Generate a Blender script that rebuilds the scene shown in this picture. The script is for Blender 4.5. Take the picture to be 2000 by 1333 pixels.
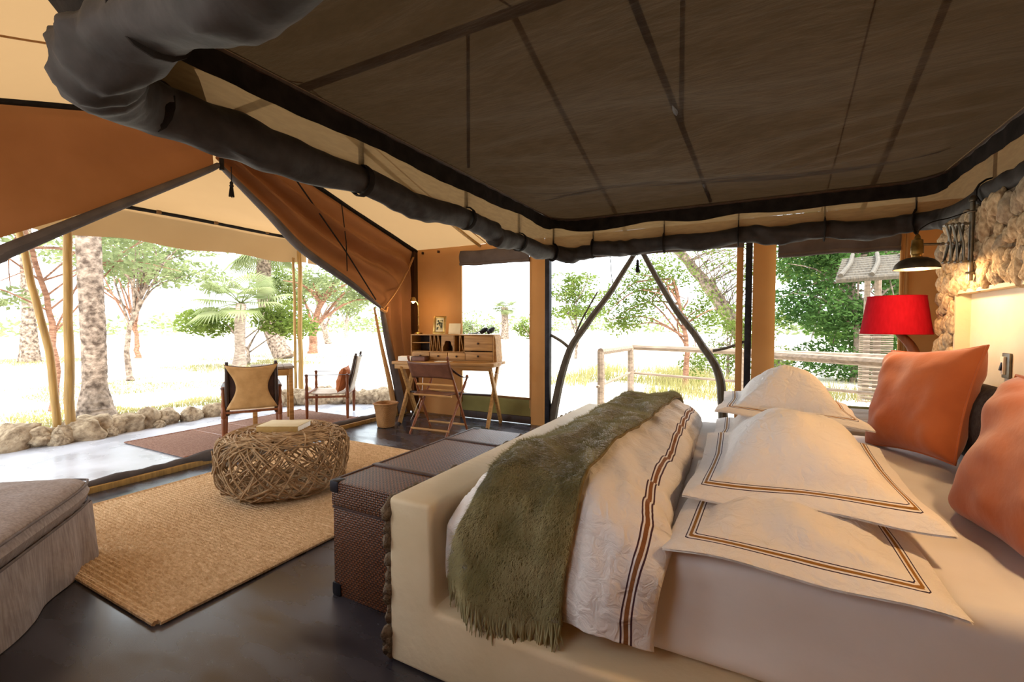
import bpy, bmesh, math, random
from mathutils import Vector, Matrix, noise, Euler
for o in list(bpy.data.objects): bpy.data.objects.remove(o, do_unlink=True)
scene = bpy.context.scene
COL = scene.collection
R = math.radians
# ------------------------------------------------------------------ camera
cam = bpy.data.cameras.new('camera'); cam.sensor_width = 36; cam.lens = 897 / 2000 * 36; cam.clip_end = 1000
camo = bpy.data.objects.new('camera', cam); COL.objects.link(camo)
camo.location = (0, 0, 1.25); camo.rotation_euler = (R(90 - 2.17), 0, R(28.13)); scene.camera = camo
# ------------------------------------------------------------------ sky, sun, exposure
w = bpy.data.worlds.new('sky'); scene.world = w; w.use_nodes = True
bg = w.node_tree.nodes['Background']; bg.inputs[0].default_value = (0.84, 0.93, 1, 1); bg.inputs[1].default_value = 1.6
sun = bpy.data.lights.new('sun', 'SUN'); sun.energy = 2.6; sun.angle = R(6); sun.color = (1, .96, .9)
suno = bpy.data.objects.new('sun', sun); COL.objects.link(suno)
suno.rotation_euler = Vector((-.52, .22, -.83)).to_track_quat('-Z', 'Y').to_euler()
vs = scene.view_settings; vs.view_transform = 'Standard'; vs.look = 'None'; vs.exposure = 1.82; vs.gamma = 1
vs.use_curve_mapping = False
cy = scene.cycles
cy.use_denoising = True; cy.max_bounces = 10; cy.diffuse_bounces = 6; cy.transparent_max_bounces = 24
cy.sample_clamp_indirect = 6; cy.caustics_reflective = False; cy.caustics_refractive = False
# ------------------------------------------------------------------ materials
def lin(h):
    h = h.lstrip('#'); r = []
    for i in (0, 2, 4):
        c = int(h[i:i + 2], 16) / 255
        r.append(c / 12.92 if c <= .04045 else ((c + .055) / 1.055) ** 2.4)
    return (*r, 1)
def mat(name, a, b=None, rough=.7, scale=8., stretch=(1, 1, 1), lo=.35, hi=.65, bump=0., bscale=60., bstretch=None, metal=0., spec=.3,
        transl=0., alpha=1., sheen=0., detail=4., rough2=None, tcol=None, coord='Object'):
    """noise-varied colour a/b, fine noise bump; transl mixes in a translucent lobe (thin cloth, leaves); alpha < 1 = open weave"""
    m = bpy.data.materials.new(name); m.use_nodes = True; nt = m.node_tree; N = nt.nodes; L = nt.links
    bs = N['Principled BSDF']; out = N['Material Output']
    bs.inputs['Roughness'].default_value = rough; bs.inputs['Metallic'].default_value = metal
    bs.inputs['Specular IOR Level'].default_value = spec
    if sheen: bs.inputs['Sheen Weight'].default_value = sheen
    tc = N.new('ShaderNodeTexCoord'); mp = N.new('ShaderNodeMapping'); mp.inputs['Scale'].default_value = stretch
    L.new(tc.outputs[coord], mp.inputs[0])
    col = lin(a); colout = None
    if b:
        nz = N.new('ShaderNodeTexNoise'); nz.inputs['Scale'].default_value = scale; nz.inputs['Detail'].default_value = detail
        L.new(mp.outputs[0], nz.inputs['Vector'])
        cr = N.new('ShaderNodeValToRGB'); cr.color_ramp.elements[0].position = lo; cr.color_ramp.elements[1].position = hi
        cr.color_ramp.elements[0].color = col; cr.color_ramp.elements[1].color = lin(b)
        L.new(nz.outputs[0], cr.inputs[0]); colout = cr.outputs[0]; L.new(colout, bs.inputs['Base Color'])
        if rough2 is not None:
            mr = N.new('ShaderNodeMapRange'); mr.inputs[1].default_value = lo; mr.inputs[2].default_value = hi
            mr.inputs[3].default_value = rough; mr.inputs[4].default_value = rough2
            L.new(nz.outputs[0], mr.inputs[0]); L.new(mr.outputs[0], bs.inputs['Roughness'])
    else: bs.inputs['Base Color'].default_value = col
    if bump:
        mp2 = N.new('ShaderNodeMapping'); mp2.inputs['Scale'].default_value = bstretch or stretch
        L.new(tc.outputs[coord], mp2.inputs[0])
        n2 = N.new('ShaderNodeTexNoise'); n2.inputs['Scale'].default_value = bscale; n2.inputs['Detail'].default_value = 3
        L.new(mp2.outputs[0], n2.inputs['Vector'])
        bp = N.new('ShaderNodeBump'); bp.inputs['Strength'].default_value = bump; bp.inputs['Distance'].default_value = .02
        L.new(n2.outputs[0], bp.inputs['Height']); L.new(bp.outputs[0], bs.inputs['Normal'])
    sh = bs.outputs[0]
    if transl:
        tr = N.new('ShaderNodeBsdfTranslucent'); mx = N.new('ShaderNodeMixShader'); mx.inputs[0].default_value = transl
        if tcol: tr.inputs[0].default_value = lin(tcol)
        elif colout: L.new(colout, tr.inputs[0])
        else: tr.inputs[0].default_value = col
        L.new(sh, mx.inputs[1]); L.new(tr.outputs[0], mx.inputs[2]); sh = mx.outputs[0]
    if alpha < 1:
        tp = N.new('ShaderNodeBsdfTransparent'); mx = N.new('ShaderNodeMixShader'); mx.inputs[0].default_value = alpha
        L.new(tp.outputs[0], mx.inputs[1]); L.new(sh, mx.inputs[2]); sh = mx.outputs[0]
    L.new(sh, out.inputs[0])
    return m
def emit(name, a, s):
    m = bpy.data.materials.new(name); m.use_nodes = True; nt = m.node_tree
    e = nt.nodes.new('ShaderNodeEmission'); e.inputs[0].default_value = lin(a); e.inputs[1].default_value = s
    nt.links.new(e.outputs[0], nt.nodes['Material Output'].inputs[0]); return m
def weave_mat(name, a, b, sc, rough, depth=.6, spec=.4):
    """woven cane: checker of over/under strands from two sine waves of the object coordinates"""
    m = bpy.data.materials.new(name); m.use_nodes = True; nt = m.node_tree; N = nt.nodes; L = nt.links; bs = N['Principled BSDF']
    tc = N.new('ShaderNodeTexCoord'); bv = N.new('ShaderNodeTexChecker'); bv.inputs['Scale'].default_value = sc
    bv.inputs[1].default_value = lin(a); bv.inputs[2].default_value = lin(b)
    nz = N.new('ShaderNodeTexNoise'); nz.inputs['Scale'].default_value = 14; nz.inputs['Detail'].default_value = 6
    L.new(tc.outputs['Object'], bv.inputs[0]); L.new(tc.outputs['Object'], nz.inputs['Vector'])
    mx = N.new('ShaderNodeMix'); mx.data_type = 'RGBA'; mx.blend_type = 'MULTIPLY'; mx.inputs[0].default_value = .55
    L.new(bv.outputs[0], mx.inputs[6]); L.new(nz.outputs[0], mx.inputs[7]); L.new(mx.outputs[2], bs.inputs['Base Color'])
    vo = N.new('ShaderNodeTexVoronoi'); vo.inputs['Scale'].default_value = sc; vo.inputs['Randomness'].default_value = .15
    L.new(tc.outputs['Object'], vo.inputs['Vector'])
    bp = N.new('ShaderNodeBump'); bp.inputs['Strength'].default_value = depth; bp.inputs['Distance'].default_value = .006; bp.invert = True
    L.new(vo.outputs[0], bp.inputs['Height']); L.new(bp.outputs[0], bs.inputs['Normal'])
    bs.inputs['Roughness'].default_value = rough; bs.inputs['Specular IOR Level'].default_value = spec
    return m
def wood(name, a, b, rough=.5, st=(14, 14, 1.2), sc=3):
    return mat(name, a, b, rough, sc, st, .3, .7, .12, 10, None, 0, .35)
def stripe_mat(name, base, stripes, edge, transl=.12, bump=.45):
    """white bed linen; stripes = [(dist0, dist1, colour)] measured in metres from the hem, read from the cloth's own uv (u, v metres)"""
    m = bpy.data.materials.new(name); m.use_nodes = True; nt = m.node_tree; N = nt.nodes; L = nt.links; bs = N['Principled BSDF']
    uv = N.new('ShaderNodeUVMap'); uv.uv_map = 'cloth'; sp = N.new('ShaderNodeSeparateXYZ'); L.new(uv.outputs[0], sp.inputs[0])
    d = sp.outputs[0]                                   # u carries the distance from the hem
    cur = None
    for (d0, d1, c) in stripes:
        g = N.new('ShaderNodeMath'); g.operation = 'GREATER_THAN'; g.inputs[1].default_value = d0; L.new(d, g.inputs[0])
        l = N.new('ShaderNodeMath'); l.operation = 'LESS_THAN'; l.inputs[1].default_value = d1; L.new(d, l.inputs[0])
        k = N.new('ShaderNodeMath'); k.operation = 'MULTIPLY'; L.new(g.outputs[0], k.inputs[0]); L.new(l.outputs[0], k.inputs[1])
        mx = N.new('ShaderNodeMix'); mx.data_type = 'RGBA'; L.new(k.outputs[0], mx.inputs[0])
        if cur: L.new(cur, mx.inputs[6])
        else: mx.inputs[6].default_value = lin(base)
        mx.inputs[7].default_value = lin(c); cur = mx.outputs[2]
    L.new(cur, bs.inputs['Base Color']); bs.inputs['Roughness'].default_value = .75; bs.inputs['Specular IOR Level'].default_value = .2
    tc = N.new('ShaderNodeTexCoord'); nz = N.new('ShaderNodeTexNoise'); nz.inputs['Scale'].default_value = 22; nz.inputs['Detail'].default_value = 5
    nz.inputs['Distortion'].default_value = 1.2
    L.new(tc.outputs['Object'], nz.inputs['Vector'])
    bp = N.new('ShaderNodeBump'); bp.inputs['Strength'].default_value = bump; bp.inputs['Distance'].default_value = .03
    L.new(nz.outputs[0], bp.inputs['Height']); L.new(bp.outputs[0], bs.inputs['Normal'])
    return m

M = {}
M['floor'] = mat('polished_concrete', '#1d1c22', '#3c3a42', .16, 2.6, (1, 2.4, 1), .3, .72, 0, 20, None, 0, .75, detail=5, rough2=.36)
M['porch'] = mat('porch_concrete', '#9c9ea6', '#bdbdc4', .2, 2.4, (1, 1, 1), .3, .7, .05, 26, None, 0, .5, detail=8, rough2=.42)  # pale sky reflection is put into this lighter concrete colour
M['sand'] = mat('pale_sand', '#d8cfc2', '#c9bfae', .95, .5, (1, 1, 1), .35, .7, .3, 9, None, 0, .1)
M['ceil'] = mat('tan_canvas', '#826543', '#785c3c', .85, 1.2, bump=.06, bscale=180, spec=.1, transl=.14, tcol='#d4a873')
M['brown'] = mat('rust_canvas', '#6c4a33', '#5a3c28', .85, 1.6, bump=.12, bscale=140, spec=.1, transl=.16, tcol='#b06c38')
M['wallc'] = mat('ochre_canvas', '#b98d5c', '#a87d4e', .85, 1.5, bump=.08, bscale=160, spec=.1, transl=.16, tcol='#d0924c')
M['olive'] = mat('olive_canvas', '#8f8450', '#786d42', .85, 2, bump=.1, bscale=140, spec=.1, transl=.15)
M['black'] = mat('black_webbing', '#14110f', '#221d1a', .8, 20, bump=.1, bscale=150, spec=.15)
M['grey_canvas'] = mat('grey_canvas', '#4a4442', '#5b5350', .85, 5, bump=.15, bscale=120, spec=.1)
M['flapgrey'] = mat('mauve_grey_canvas', '#6d625e', '#5b514d', .85, 5, bump=.12, bscale=120, spec=.1, transl=.25)
M['net'] = mat('dark_netting', '#332d29', '#423a33', .9, 9, (1, 3, 1), bump=.5, bscale=14, bstretch=(1, 4, 1), spec=.15, alpha=.96, transl=.12, tcol='#5b4d3d')
M['netband'] = mat('sheer_netting', '#5d5142', '#74664f', .9, 14, (1, 1, 6), bump=.12, bscale=70, spec=.1, alpha=.86, transl=.4, tcol='#8f7c5c')
M['netroll'] = mat('rolled_netting', '#292421', '#383230', .7, 16, (1, 1, 1), bump=.22, bscale=16, spec=.35)
M['nethem'] = mat('net_hem', '#1d1917', '#2a2522', .9, 12, bump=.15, bscale=60, spec=.1)
M['plaster'] = mat('cream_plaster', '#dccbab', '#d0bd9a', .6, 3, bump=.12, bscale=28, spec=.3)
M['niche'] = mat('pale_plaster', '#e6dfcb', '#ddd4bb', .6, 3, bump=.06, bscale=28, spec=.3)
M['mortar'] = mat('mortar', '#5d4f40', '#6f6150', .95, 18, bump=.6, bscale=60)
M['stone'] = mat('rough_fieldstone', '#a08566', '#d8c09c', .9, 2.2, lo=.35, hi=.65, bump=.5, bscale=3.5, spec=.15, detail=8)
M['stone2'] = mat('grey_fieldstone', '#8c7a66', '#bba98f', .9, 2.2, lo=.35, hi=.65, bump=.5, bscale=3.5, spec=.15, detail=8)
M['rock'] = mat('kerb_rock', '#7d6a55', '#b8a488', .95, 3, lo=.35, hi=.65, bump=.8, bscale=5, spec=.1, detail=8)
M['wood'] = wood('honey_wood', '#b98a4e', '#8f6432', .5, (1.2, 14, 14))
M['wood_red'] = wood('teak_wood', '#8c4e26', '#6a3818', .42)
M['wood_dark'] = wood('dark_wood', '#3d2616', '#2a190e', .5)
M['pole'] = wood('peeled_pole', '#b08a4c', '#8a6a3a', .6)
M['branch'] = wood('grey_branch', '#5e5445', '#3e372e', .75)
M['rail'] = wood('weathered_rail', '#94826f', '#6c5c4e', .8, (1.2, 12, 12))
M['leather_tan'] = mat('tan_leather', '#c79a63', '#b08550', .5, 10, bump=.1, bscale=80)
M['leather_dark'] = mat('dark_leather', '#3a2620', '#4b322a', .5, 10, bump=.15, bscale=80)
M['leather_brown'] = mat('brown_leather', '#5e3a2a', '#6f4735', .45, 10, bump=.15, bscale=80)
M['metal'] = mat('aged_bronze', '#5a544b', '#7d7566', .3, 18, metal=.85, rough2=.5)
M['brass'] = mat('brass', '#8a6a35', '#a8854a', .3, 18, metal=.9)
M['iron'] = mat('black_iron', '#17151a', '#26232a', .5, 18, metal=.5)
M['white'] = mat('white_paper', '#ece8de', None, .7)
M['cream'] = mat('cream_card', '#d9cba6', '#cdbd95', .7, 8)
M['book'] = mat('ochre_book', '#a98547', '#97753c', .6, 20)
M['sheet'] = mat('white_sheet', '#e8e2de', '#e0d8d2', .75, 3, bump=.12, bscale=14, spec=.2)
M['orange'] = mat('terracotta_linen', '#bb6638', '#a8572e', .8, 4, bump=.12, bscale=20, spec=.15, sheen=.3)
M['bolster'] = mat('charcoal_cloth', '#3a302c', '#48403a', .85, 50, bump=.2, bscale=120, spec=.1)
M['otto'] = mat('taupe_linen', '#857874', '#a3968f', .85, 8, (12, 12, 1), .3, .7, .45, 9, (1, 1, 1), 0, .12)
M['throw'] = mat('olive_mohair', '#7a7044', '#5d5530', .95, 16, bump=.6, bscale=60, spec=.08, sheen=.6)
M['hair'] = mat('olive_mohair_fibre', '#bcb28a', '#8f865c', .9, 6, spec=.1, transl=.25)
M['red'] = mat('red_linen_shade', '#c01a2c', '#b01424', .85, 80, (1, 1, .2), bump=.1, bscale=150, spec=.1, transl=.35, tcol='#e0301c')
M['bark'] = mat('grey_bark', '#9b8878', '#4e4138', .95, 12, (1, 1, 1), .35, .65, 1., 22, None, 0, .1, detail=8)
M['bark_red'] = mat('rusty_bark', '#96705a', '#6e4d3c', .95, 10, (1, 1, 3), .35, .65, .8, 18, None, 0, .1)
M['bark_pale'] = mat('pale_bark', '#a59486', '#7b6b5f', .95, 8, (1, 1, 3), .35, .65, .8, 14, None, 0, .1)
def leafm(n, a, b): return mat(n, a, b, .7, 1.6, spec=.15, transl=.45)
M['leaf_y'] = leafm('yellow_green_leaf', '#6f7c38', '#536428')
M['leaf_g'] = leafm('green_leaf', '#5e7a36', '#446028')
M['leaf_d'] = leafm('deep_leaf', '#527036', '#395526')
M['leaf_p'] = leafm('pale_leaf', '#878f62', '#6a744c')
M['frond'] = leafm('palm_frond', '#949a72', '#6a7444')
M['grass'] = leafm('dry_grass', '#8f8c50', '#a89c6c')
M['straw'] = mat('vine_cane', '#b39672', '#8c7152', .7, 20, spec=.2)
M['wicker'] = weave_mat('cane_weave', '#7d4824', '#3c1f10', 95, .42, 1., .35)
M['basket'] = weave_mat('rush_weave', '#c08a50', '#a06c38', 110, .6, .6)
M['bulb'] = emit('warm_bulb', '#ffc070', 40)

# ------------------------------------------------------------------ mesh helpers
def rotm(v, e): return Euler(e).to_matrix() @ Vector(v)
class MB:
    def __init__(s): s.v = []; s.f = []; s.uv = {}
    def quadstrip(s, rings, closed=True, cap=True):
        n = len(rings[0]); b = len(s.v)
        for r in rings: s.v += [tuple(p) for p in r]
        for i in range(len(rings) - 1):
            for j in range(n if closed else n - 1):
                k = (j + 1) % n
                s.f.append((b + i * n + j, b + i * n + k, b + (i + 1) * n + k, b + (i + 1) * n + j))
        if cap and closed:
            s.f.append(tuple(b + j for j in reversed(range(n)))); e = b + (len(rings) - 1) * n
            s.f.append(tuple(e + j for j in range(n)))
        return s
    def box(s, c, size, e=(0, 0, 0), m=None, taper=1.):
        b = len(s.v); x, y, z = (q / 2 for q in size); mt = Euler(e).to_matrix()
        for (i, j, k) in ((-1, -1, -1), (1, -1, -1), (1, 1, -1), (-1, 1, -1), (-1, -1, 1), (1, -1, 1), (1, 1, 1), (-1, 1, 1)):
            t = taper if k > 0 else 1
            s.v.append(tuple(mt @ Vector((i * x * t, j * y * t, k * z)) + Vector(c)))
        for q in ((0, 3, 2, 1), (4, 5, 6, 7), (0, 1, 5, 4), (1, 2, 6, 5), (2, 3, 7, 6), (3, 0, 4, 7)): s.f.append(tuple(b + i for i in q))
        return s
    def bbox(s, c, size, e=(0, 0, 0), bev=.008, seg=2):
        bm = bmesh.new(); bmesh.ops.create_cube(bm, size=1); bmesh.ops.scale(bm, vec=size, verts=bm.verts)
        bev = min(bev, min(size) * .45)
        bmesh.ops.bevel(bm, geom=bm.edges[:], offset=bev, segments=seg, affect='EDGES', profile=.6)
        mt = Euler(e).to_matrix(); b = len(s.v); bm.verts.index_update()
        for q in bm.verts: s.v.append(tuple(mt @ q.co + Vector(c)))
        for q in bm.faces: s.f.append(tuple(b + t.index for t in q.verts))
        bm.free(); return s
    def tube(s, pts, r, n=8, cap=True, flat=1., up=None):
        P = [Vector(p) for p in pts]; rr = r if isinstance(r, (list, tuple)) else [r] * len(P); rings = []; last = None
        for i, p in enumerate(P):
            t = (P[min(i + 1, len(P) - 1)] - P[max(i - 1, 0)])
            t = t.normalized() if t.length > 1e-9 else Vector((0, 0, 1))
            a = up and Vector(up) or (last if last is not None else (Vector((0, 0, 1)) if abs(t.z) < .9 else Vector((1, 0, 0))))
            u = (a - t * a.dot(t)); u = u.normalized() if u.length > 1e-6 else t.orthogonal().normalized()
            last = u; w_ = t.cross(u)
            rings.append([p + (u * math.cos(2 * math.pi * k / n) * flat + w_ * math.sin(2 * math.pi * k / n)) * rr[i] for k in range(n)])
        return s.quadstrip(rings, True, cap)
    def lathe(s, prof, n=24, c=(0, 0, 0), cap=True):
        return s.quadstrip([[(c[0] + r * math.cos(2 * math.pi * k / n), c[1] + r * math.sin(2 * math.pi * k / n), c[2] + z) for k in range(n)] for r, z in prof], True, cap)
    def grid(s, fn, nu, nv, uvf=None, flip=False):
        """fn(u, v) with u, v in 0..1 -> point"""
        b = len(s.v)
        for i in range(nu + 1):
            for j in range(nv + 1):
                u, v = i / nu, j / nv
                if uvf: s.uv[len(s.v)] = uvf(u, v)
                s.v.append(tuple(fn(u, v)))
        for i in range(nu):
            for j in range(nv):
                a = b + i * (nv + 1) + j; q = (a, a + nv + 1, a + nv + 2, a + 1)
                s.f.append(q[::-1] if flip else q)
        return s
    def prism(s, poly, a0, a1, axis='x'):
        """polygon of 2-D points extruded along an axis between a0 and a1"""
        def p3(p, a): return {'x': (a, p[0], p[1]), 'y': (p[0], a, p[1]), 'z': (p[0], p[1], a)}[axis]
        return s.quadstrip([[p3(p, a0) for p in poly], [p3(p, a1) for p in poly]])
    def build(s, name, m, parent=None, smooth=True, solid=0., world=False, **kw):
        me = bpy.data.meshes.new(name)
        V = s.v
        if parent is not None and world:
            inv = (Matrix.Translation(parent.location) @ parent.rotation_euler.to_matrix().to_4x4()).inverted()
            V = [tuple(inv @ Vector(p)) for p in V]
        me.from_pydata(V, [], s.f)
        if s.uv:
            ul = me.uv_layers.new(name='cloth')
            for l in me.loops: ul.data[l.index].uv = s.uv.get(l.vertex_index, (0, 0))
        me.materials.append(M[m] if isinstance(m, str) else m)
        if smooth: me.shade_smooth()
        me.validate(); me.update()
        o = bpy.data.objects.new(name, me); COL.objects.link(o)
        if parent is not None: o.parent = parent
        if solid:
            md = o.modifiers.new('thickness', 'SOLIDIFY'); md.thickness = solid; md.offset = 0
        if smooth and kw.pop('edges', True):
            me.set_sharp_from_angle(angle=R(38))
        if kw: tag(o, **kw)
        return o
def tag(o, label=None, cat=None, group=None, kind=None):
    if label: o['label'] = label
    if cat: o['category'] = cat
    if group: o['group'] = group
    if kind: o['kind'] = kind
    return o
def thing(name, label, cat, loc=(0, 0, 0), rz=0., group=None, kind=None):
    o = bpy.data.objects.new(name, None); COL.objects.link(o); o.location = loc; o.rotation_euler = (0, 0, rz); o.empty_display_size = .1
    return tag(o, label, cat, group, kind)
def curve(ctrl, n):
    """Catmull-Rom through control points"""
    C = [Vector(c) for c in ctrl]; out = []
    for i in range(n + 1):
        t = i / n * (len(C) - 1); k = min(int(t), len(C) - 2); f = t - k
        p0, p1, p2, p3 = C[max(k - 1, 0)], C[k], C[k + 1], C[min(k + 2, len(C) - 1)]
        out.append(.5 * ((2 * p1) + (p2 - p0) * f + (2 * p0 - 5 * p1 + 4 * p2 - p3) * f * f + (3 * p1 - p0 - 3 * p2 + p3) * f ** 3))
    return out
def nz(x, y=0., z=0.): return noise.noise(Vector((x, y, z)))
def fbm(x, y=0., z=0., o=3): return sum(noise.noise(Vector((x, y, z)) * 2 ** i) / 2 ** i for i in range(o))
def ss(a, b, x): t = max(0, min(1, (x - a) / (b - a))); return t * t * (3 - 2 * t)

# ------------------------------------------------------------------ setting: ground, floor, roof, walls
XF, YW, YN, XB, RY, RZ, EZ = -4.3, 5.12, -.28, 3.2, 2.42, 3.1, 2.28
def groundz(x, y): return -.06
MB().grid(lambda u, v: (-160 + 240 * u, -90 + 260 * v, -.06), 60, 60).build('ground', 'sand', label='pale sandy ground stretching away from the tent', kind='structure')
MB().box((-.55, 2.42, -.05), (7.5, 5.4, .1)).build('floor', 'floor', smooth=False, label='dark polished concrete floor inside the tent', kind='structure')
MB().prism([(-6.55, -.6), (XF, -.6), (XF, 5.4), (-5.4, 5.35), (-6.5, 4.9)], -.1, -.002, 'z').build('floor_porch', 'porch', smooth=False, label='grey polished concrete porch floor outside the threshold', kind='structure')
# roof: two canvas slopes with seams
def roof(sgn):
    ye = YW if sgn > 0 else YN
    def fn(u, v):
        x = XF + (XB - XF) * u; y = RY + (ye - RY) * v
        return (x, y, RZ + (EZ - RZ) * v - .03 * math.sin(math.pi * v) + .012 * fbm(x * 1.3, y * 1.3, 3))
    return fn
cl = thing('ceiling', 'tan canvas tent ceiling in two slopes', None, kind='structure')
for sg in (1, -1):
    MB().grid(roof(sg), 40, 20, flip=sg > 0).build('canvas_slope', 'ceil', cl)
    f = roof(sg)
    for u in (.16, .4, .64, .88):
        MB().tube([Vector(f(u, v / 16)) - Vector((0, 0, .004)) for v in range(17)], .006, 5).build('seam', 'wallc', cl)
MB().tube([(XF, RY, RZ - .04), (XB, RY, RZ - .04)], .03, 10).build('ridge_pole', 'wood_dark', cl)
for x in (-3.2, -1.3, .8):
    f = roof(1); u = (x - XF) / (XB - XF)
    MB().tube([Vector(f(u, v / 8)) - Vector((0, 0, .03)) for v in range(9)], .02, 8).build('rafter', 'pole', cl)
# gable wall with the big triangular door opening, curtains drawn to each side
wf = thing('wall_front', 'rust canvas front wall with its door flaps tied back', None, kind='structure')
def flap(inner, outer, name, m, waves, amp, ph):
    I = curve([(XF, *p) for p in inner], 48); O = curve([(XF, *p) for p in outer], 48)
    def fn(u, v):
        k = min(int(u * 48), 47); f = u * 48 - k
        a = I[k].lerp(I[k + 1], f); b = O[k].lerp(O[k + 1], f); p = a.lerp(b, v)
        e = math.sin(math.pi * min(1, v * 1.0)) ** .6
        return (p.x + e * amp * (math.sin(v * waves + ph + 2.5 * nz(u * 2, ph)) + .6 * fbm(u * 3, v * 5, ph)), p.y, p.z)
    return MB().grid(fn, 48, 40).build(name, m, wf)
RI = [(2.45, 2.66), (2.9, 2.33), (3.29, 2.03), (3.9, 1.74), (4.41, 1.46), (4.52, 1.0), (4.68, .45), (4.78, .04)]
RO = [(2.44, 3.08), (3.2, 2.85), (3.9, 2.64), (4.6, 2.43), (5.1, 2.27), (5.11, 1.5), (5.11, .8), (5.11, .02)]
LI = [(2.40, 2.66), (1.76, 2.21), (1.07, 1.80), (.45, 1.42), (.05, 1.15), (-.05, .6), (-.1, .04)]
LO = [(2.40, 3.08), (1.5, 2.81), (.7, 2.57), (-.2, 2.3), (-.26, 1.8), (-.27, .9), (-.27, .02)]
flap(RI, RO, 'door_curtain', 'brown', 21, .075, .7)
flap(LI, LO, 'door_curtain', 'brown', 7, .025, 2.2)
MB().tube([p + Vector((.03, 0, 0)) for p in curve([(XF, *p) for p in RI[:5]], 30)], [.022 + .03 * math.sin(math.pi * i / 30) for i in range(31)], 10, flat=.8).build('rolled_edge', 'grey_canvas', wf)
MB().tube([p + Vector((.03, .02, 0)) for p in curve([(XF, *p) for p in RI[4:]], 24)], [.03 + .035 * i / 24 for i in range(25)], 10).build('rolled_edge', 'flapgrey', wf)
MB().tube([p + Vector((-.02, -.06, -.0)) for p in curve([(XF, *p) for p in RI[4:]], 24)], [.012 + .03 * i / 24 for i in range(25)], 8).build('curtain_lining', 'wallc', wf)
MB().tube(curve([(XF + .05, 1.05, 1.69), (XF + .05, 1.6, 2.08), (XF + .05, 2.33, 2.59), (XF + .03, 2.41, 2.66)], 24), [.062 - .04 * i / 24 for i in range(25)], 12, flat=.75).build('rolled_edge', 'grey_canvas', wf)
MB().tube(curve([(XF + .05, 1.06, 1.69), (XF + .05, .3, 1.2), (XF + .04, -.1, .9)], 8), .064, 12, flat=.75).build('rolled_edge', 'grey_canvas', wf)
MB().tube(curve([(XF + .07, 4.41, 1.44), (XF + .09, 4.62, 1.66), (XF + .08, 4.86, 1.95), (XF + .04, 5.06, 2.2)], 12), [.02] * 13, 6, flat=.4).build('tie_back', 'wallc', wf)
MB().tube(curve([(XF + .06, 4.38, 1.44), (XF + .1, 4.43, 1.40), (XF + .06, 4.5, 1.46)], 6), .018, 6).build('tie_back', 'wallc', wf)
MB().tube([(XF + .05, 3.1, 2.84), (XF + .08, 3.8, 2.1), (XF + .08, 4.28, 1.55)], .009, 6).build('guy_cord', 'black', wf)
MB().tube([(XF + .06, 3.78, 2.62), (XF + .08, 3.82, 2.2), (XF + .08, 3.83, 1.86)], .006, 6).build('guy_cord', 'black', wf)
for a, b in (((YW - .02, EZ - .02), (RY, RZ - .03)), ((YN, EZ - .02), (RY, RZ - .03))):
    MB().tube([(XF + .04, a[0] + (b[0] - a[0]) * i / 8, a[1] + (b[1] - a[1]) * i / 8) for i in range(9)], .035, 8, flat=.8).build('gable_binding', 'black', wf)
MB().box((XF + .03, YW - .05, 1.13), (.07, .07, 2.26)).build('corner_post', 'wood_dark', wf, False)
for y in (2.44,):
    MB().tube([(XF + .06, y, 2.72), (XF + .06, y, 2.62)], .02, 8).build('apex_toggle', 'black', wf)
# threshold: tan board with the rolled dark door hem lying along it
th = thing('trim_threshold', 'raised tan door sill with dark rolled canvas hem on top', None, kind='structure')
MB().bbox((XF - .02, 2.45, .02), (.05, 5.1, .05)).build('sill_board', 'pole', th)
MB().tube([(XF - .055 + .02 * nz(i * .4), -.1 + 5.0 * i / 60, .052 + .012 * nz(i * .7, 4)) for i in range(61)], [.036 + .012 * nz(i * .5, 9) + (.02 if 27 < i < 33 else 0) for i in range(61)], 10).build('rolled_hem', 'grey_canvas', th)
# window wall
ww = thing('wall_window', 'ochre canvas side wall with openings onto the bush', None, kind='structure')
T = .03
def panel(x0, x1, z0, z1, m, name='canvas_panel', t=T, y=YW):
    nx = max(2, int((x1 - x0) / .06)); nzz = max(2, int((z1 - z0) / .08))
    b = MB()
    for side, fl in ((-t / 2, False), (t / 2, True)):
        b.grid(lambda u, v: (x0 + (x1 - x0) * u, y + side + .006 * fbm((x0 + (x1 - x0) * u) * 5, (z0 + (z1 - z0) * v) * 2, y), z0 + (z1 - z0) * v), nx, nzz, flip=fl)
    x_ = [(x0, z0), (x1, z0), (x1, z1), (x0, z1)]
    return b.build(name, m, ww, edges=False)
panel(XF, -3.5, 0, EZ, 'wallc'); panel(-3.5, -2.46, 2.17, EZ, 'wallc'); panel(-3.5, -2.46, .03, .31, 'olive')
panel(-2.46, -2.275, 0, EZ, 'wallc', t=.07); panel(-2.275, -.05, 2.08, EZ, 'wallc'); panel(-.05, .145, 0, EZ, 'wallc', t=.07)
panel(.145, 1.085, 2.03, EZ, 'wallc'); panel(1.085, XB, 0, EZ, 'wallc'); panel(.145, 1.085, 0, .5, 'olive')
for (x0, x1) in ((-3.5, -3.49), (-2.47, -2.46)):
    MB().bbox(((x0 + x1) / 2, YW - .02, 1.2), (.025, .03, 2.0), bev=.005).build('window_edging', 'wallc', ww)
MB().bbox((-2.98, YW - .025, .315), (1.05, .02, .03), bev=.005).build('window_edging', 'ceil', ww)
MB().bbox((-2.98, YW - .03, .05), (1.05, .03, .09), bev=.005).build('base_strip', 'wood_dark', ww)
for x in (-2.24, -.085):
    MB().bbox((x, YW, 1.1), (.06, .08, 2.2), bev=.008).build('upright_post', 'iron', ww)
MB().bbox((-.165, YW + .03, 1.1), (.06, .06, 2.1), bev=.01).build('upright_post', 'wallc', ww)
for x in (1.085, 1.12):
    MB().tube([(x, YW - .03, .3), (x, YW - .03, 2.1)], .014, 8).build('window_edging', 'wallc', ww)
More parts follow.
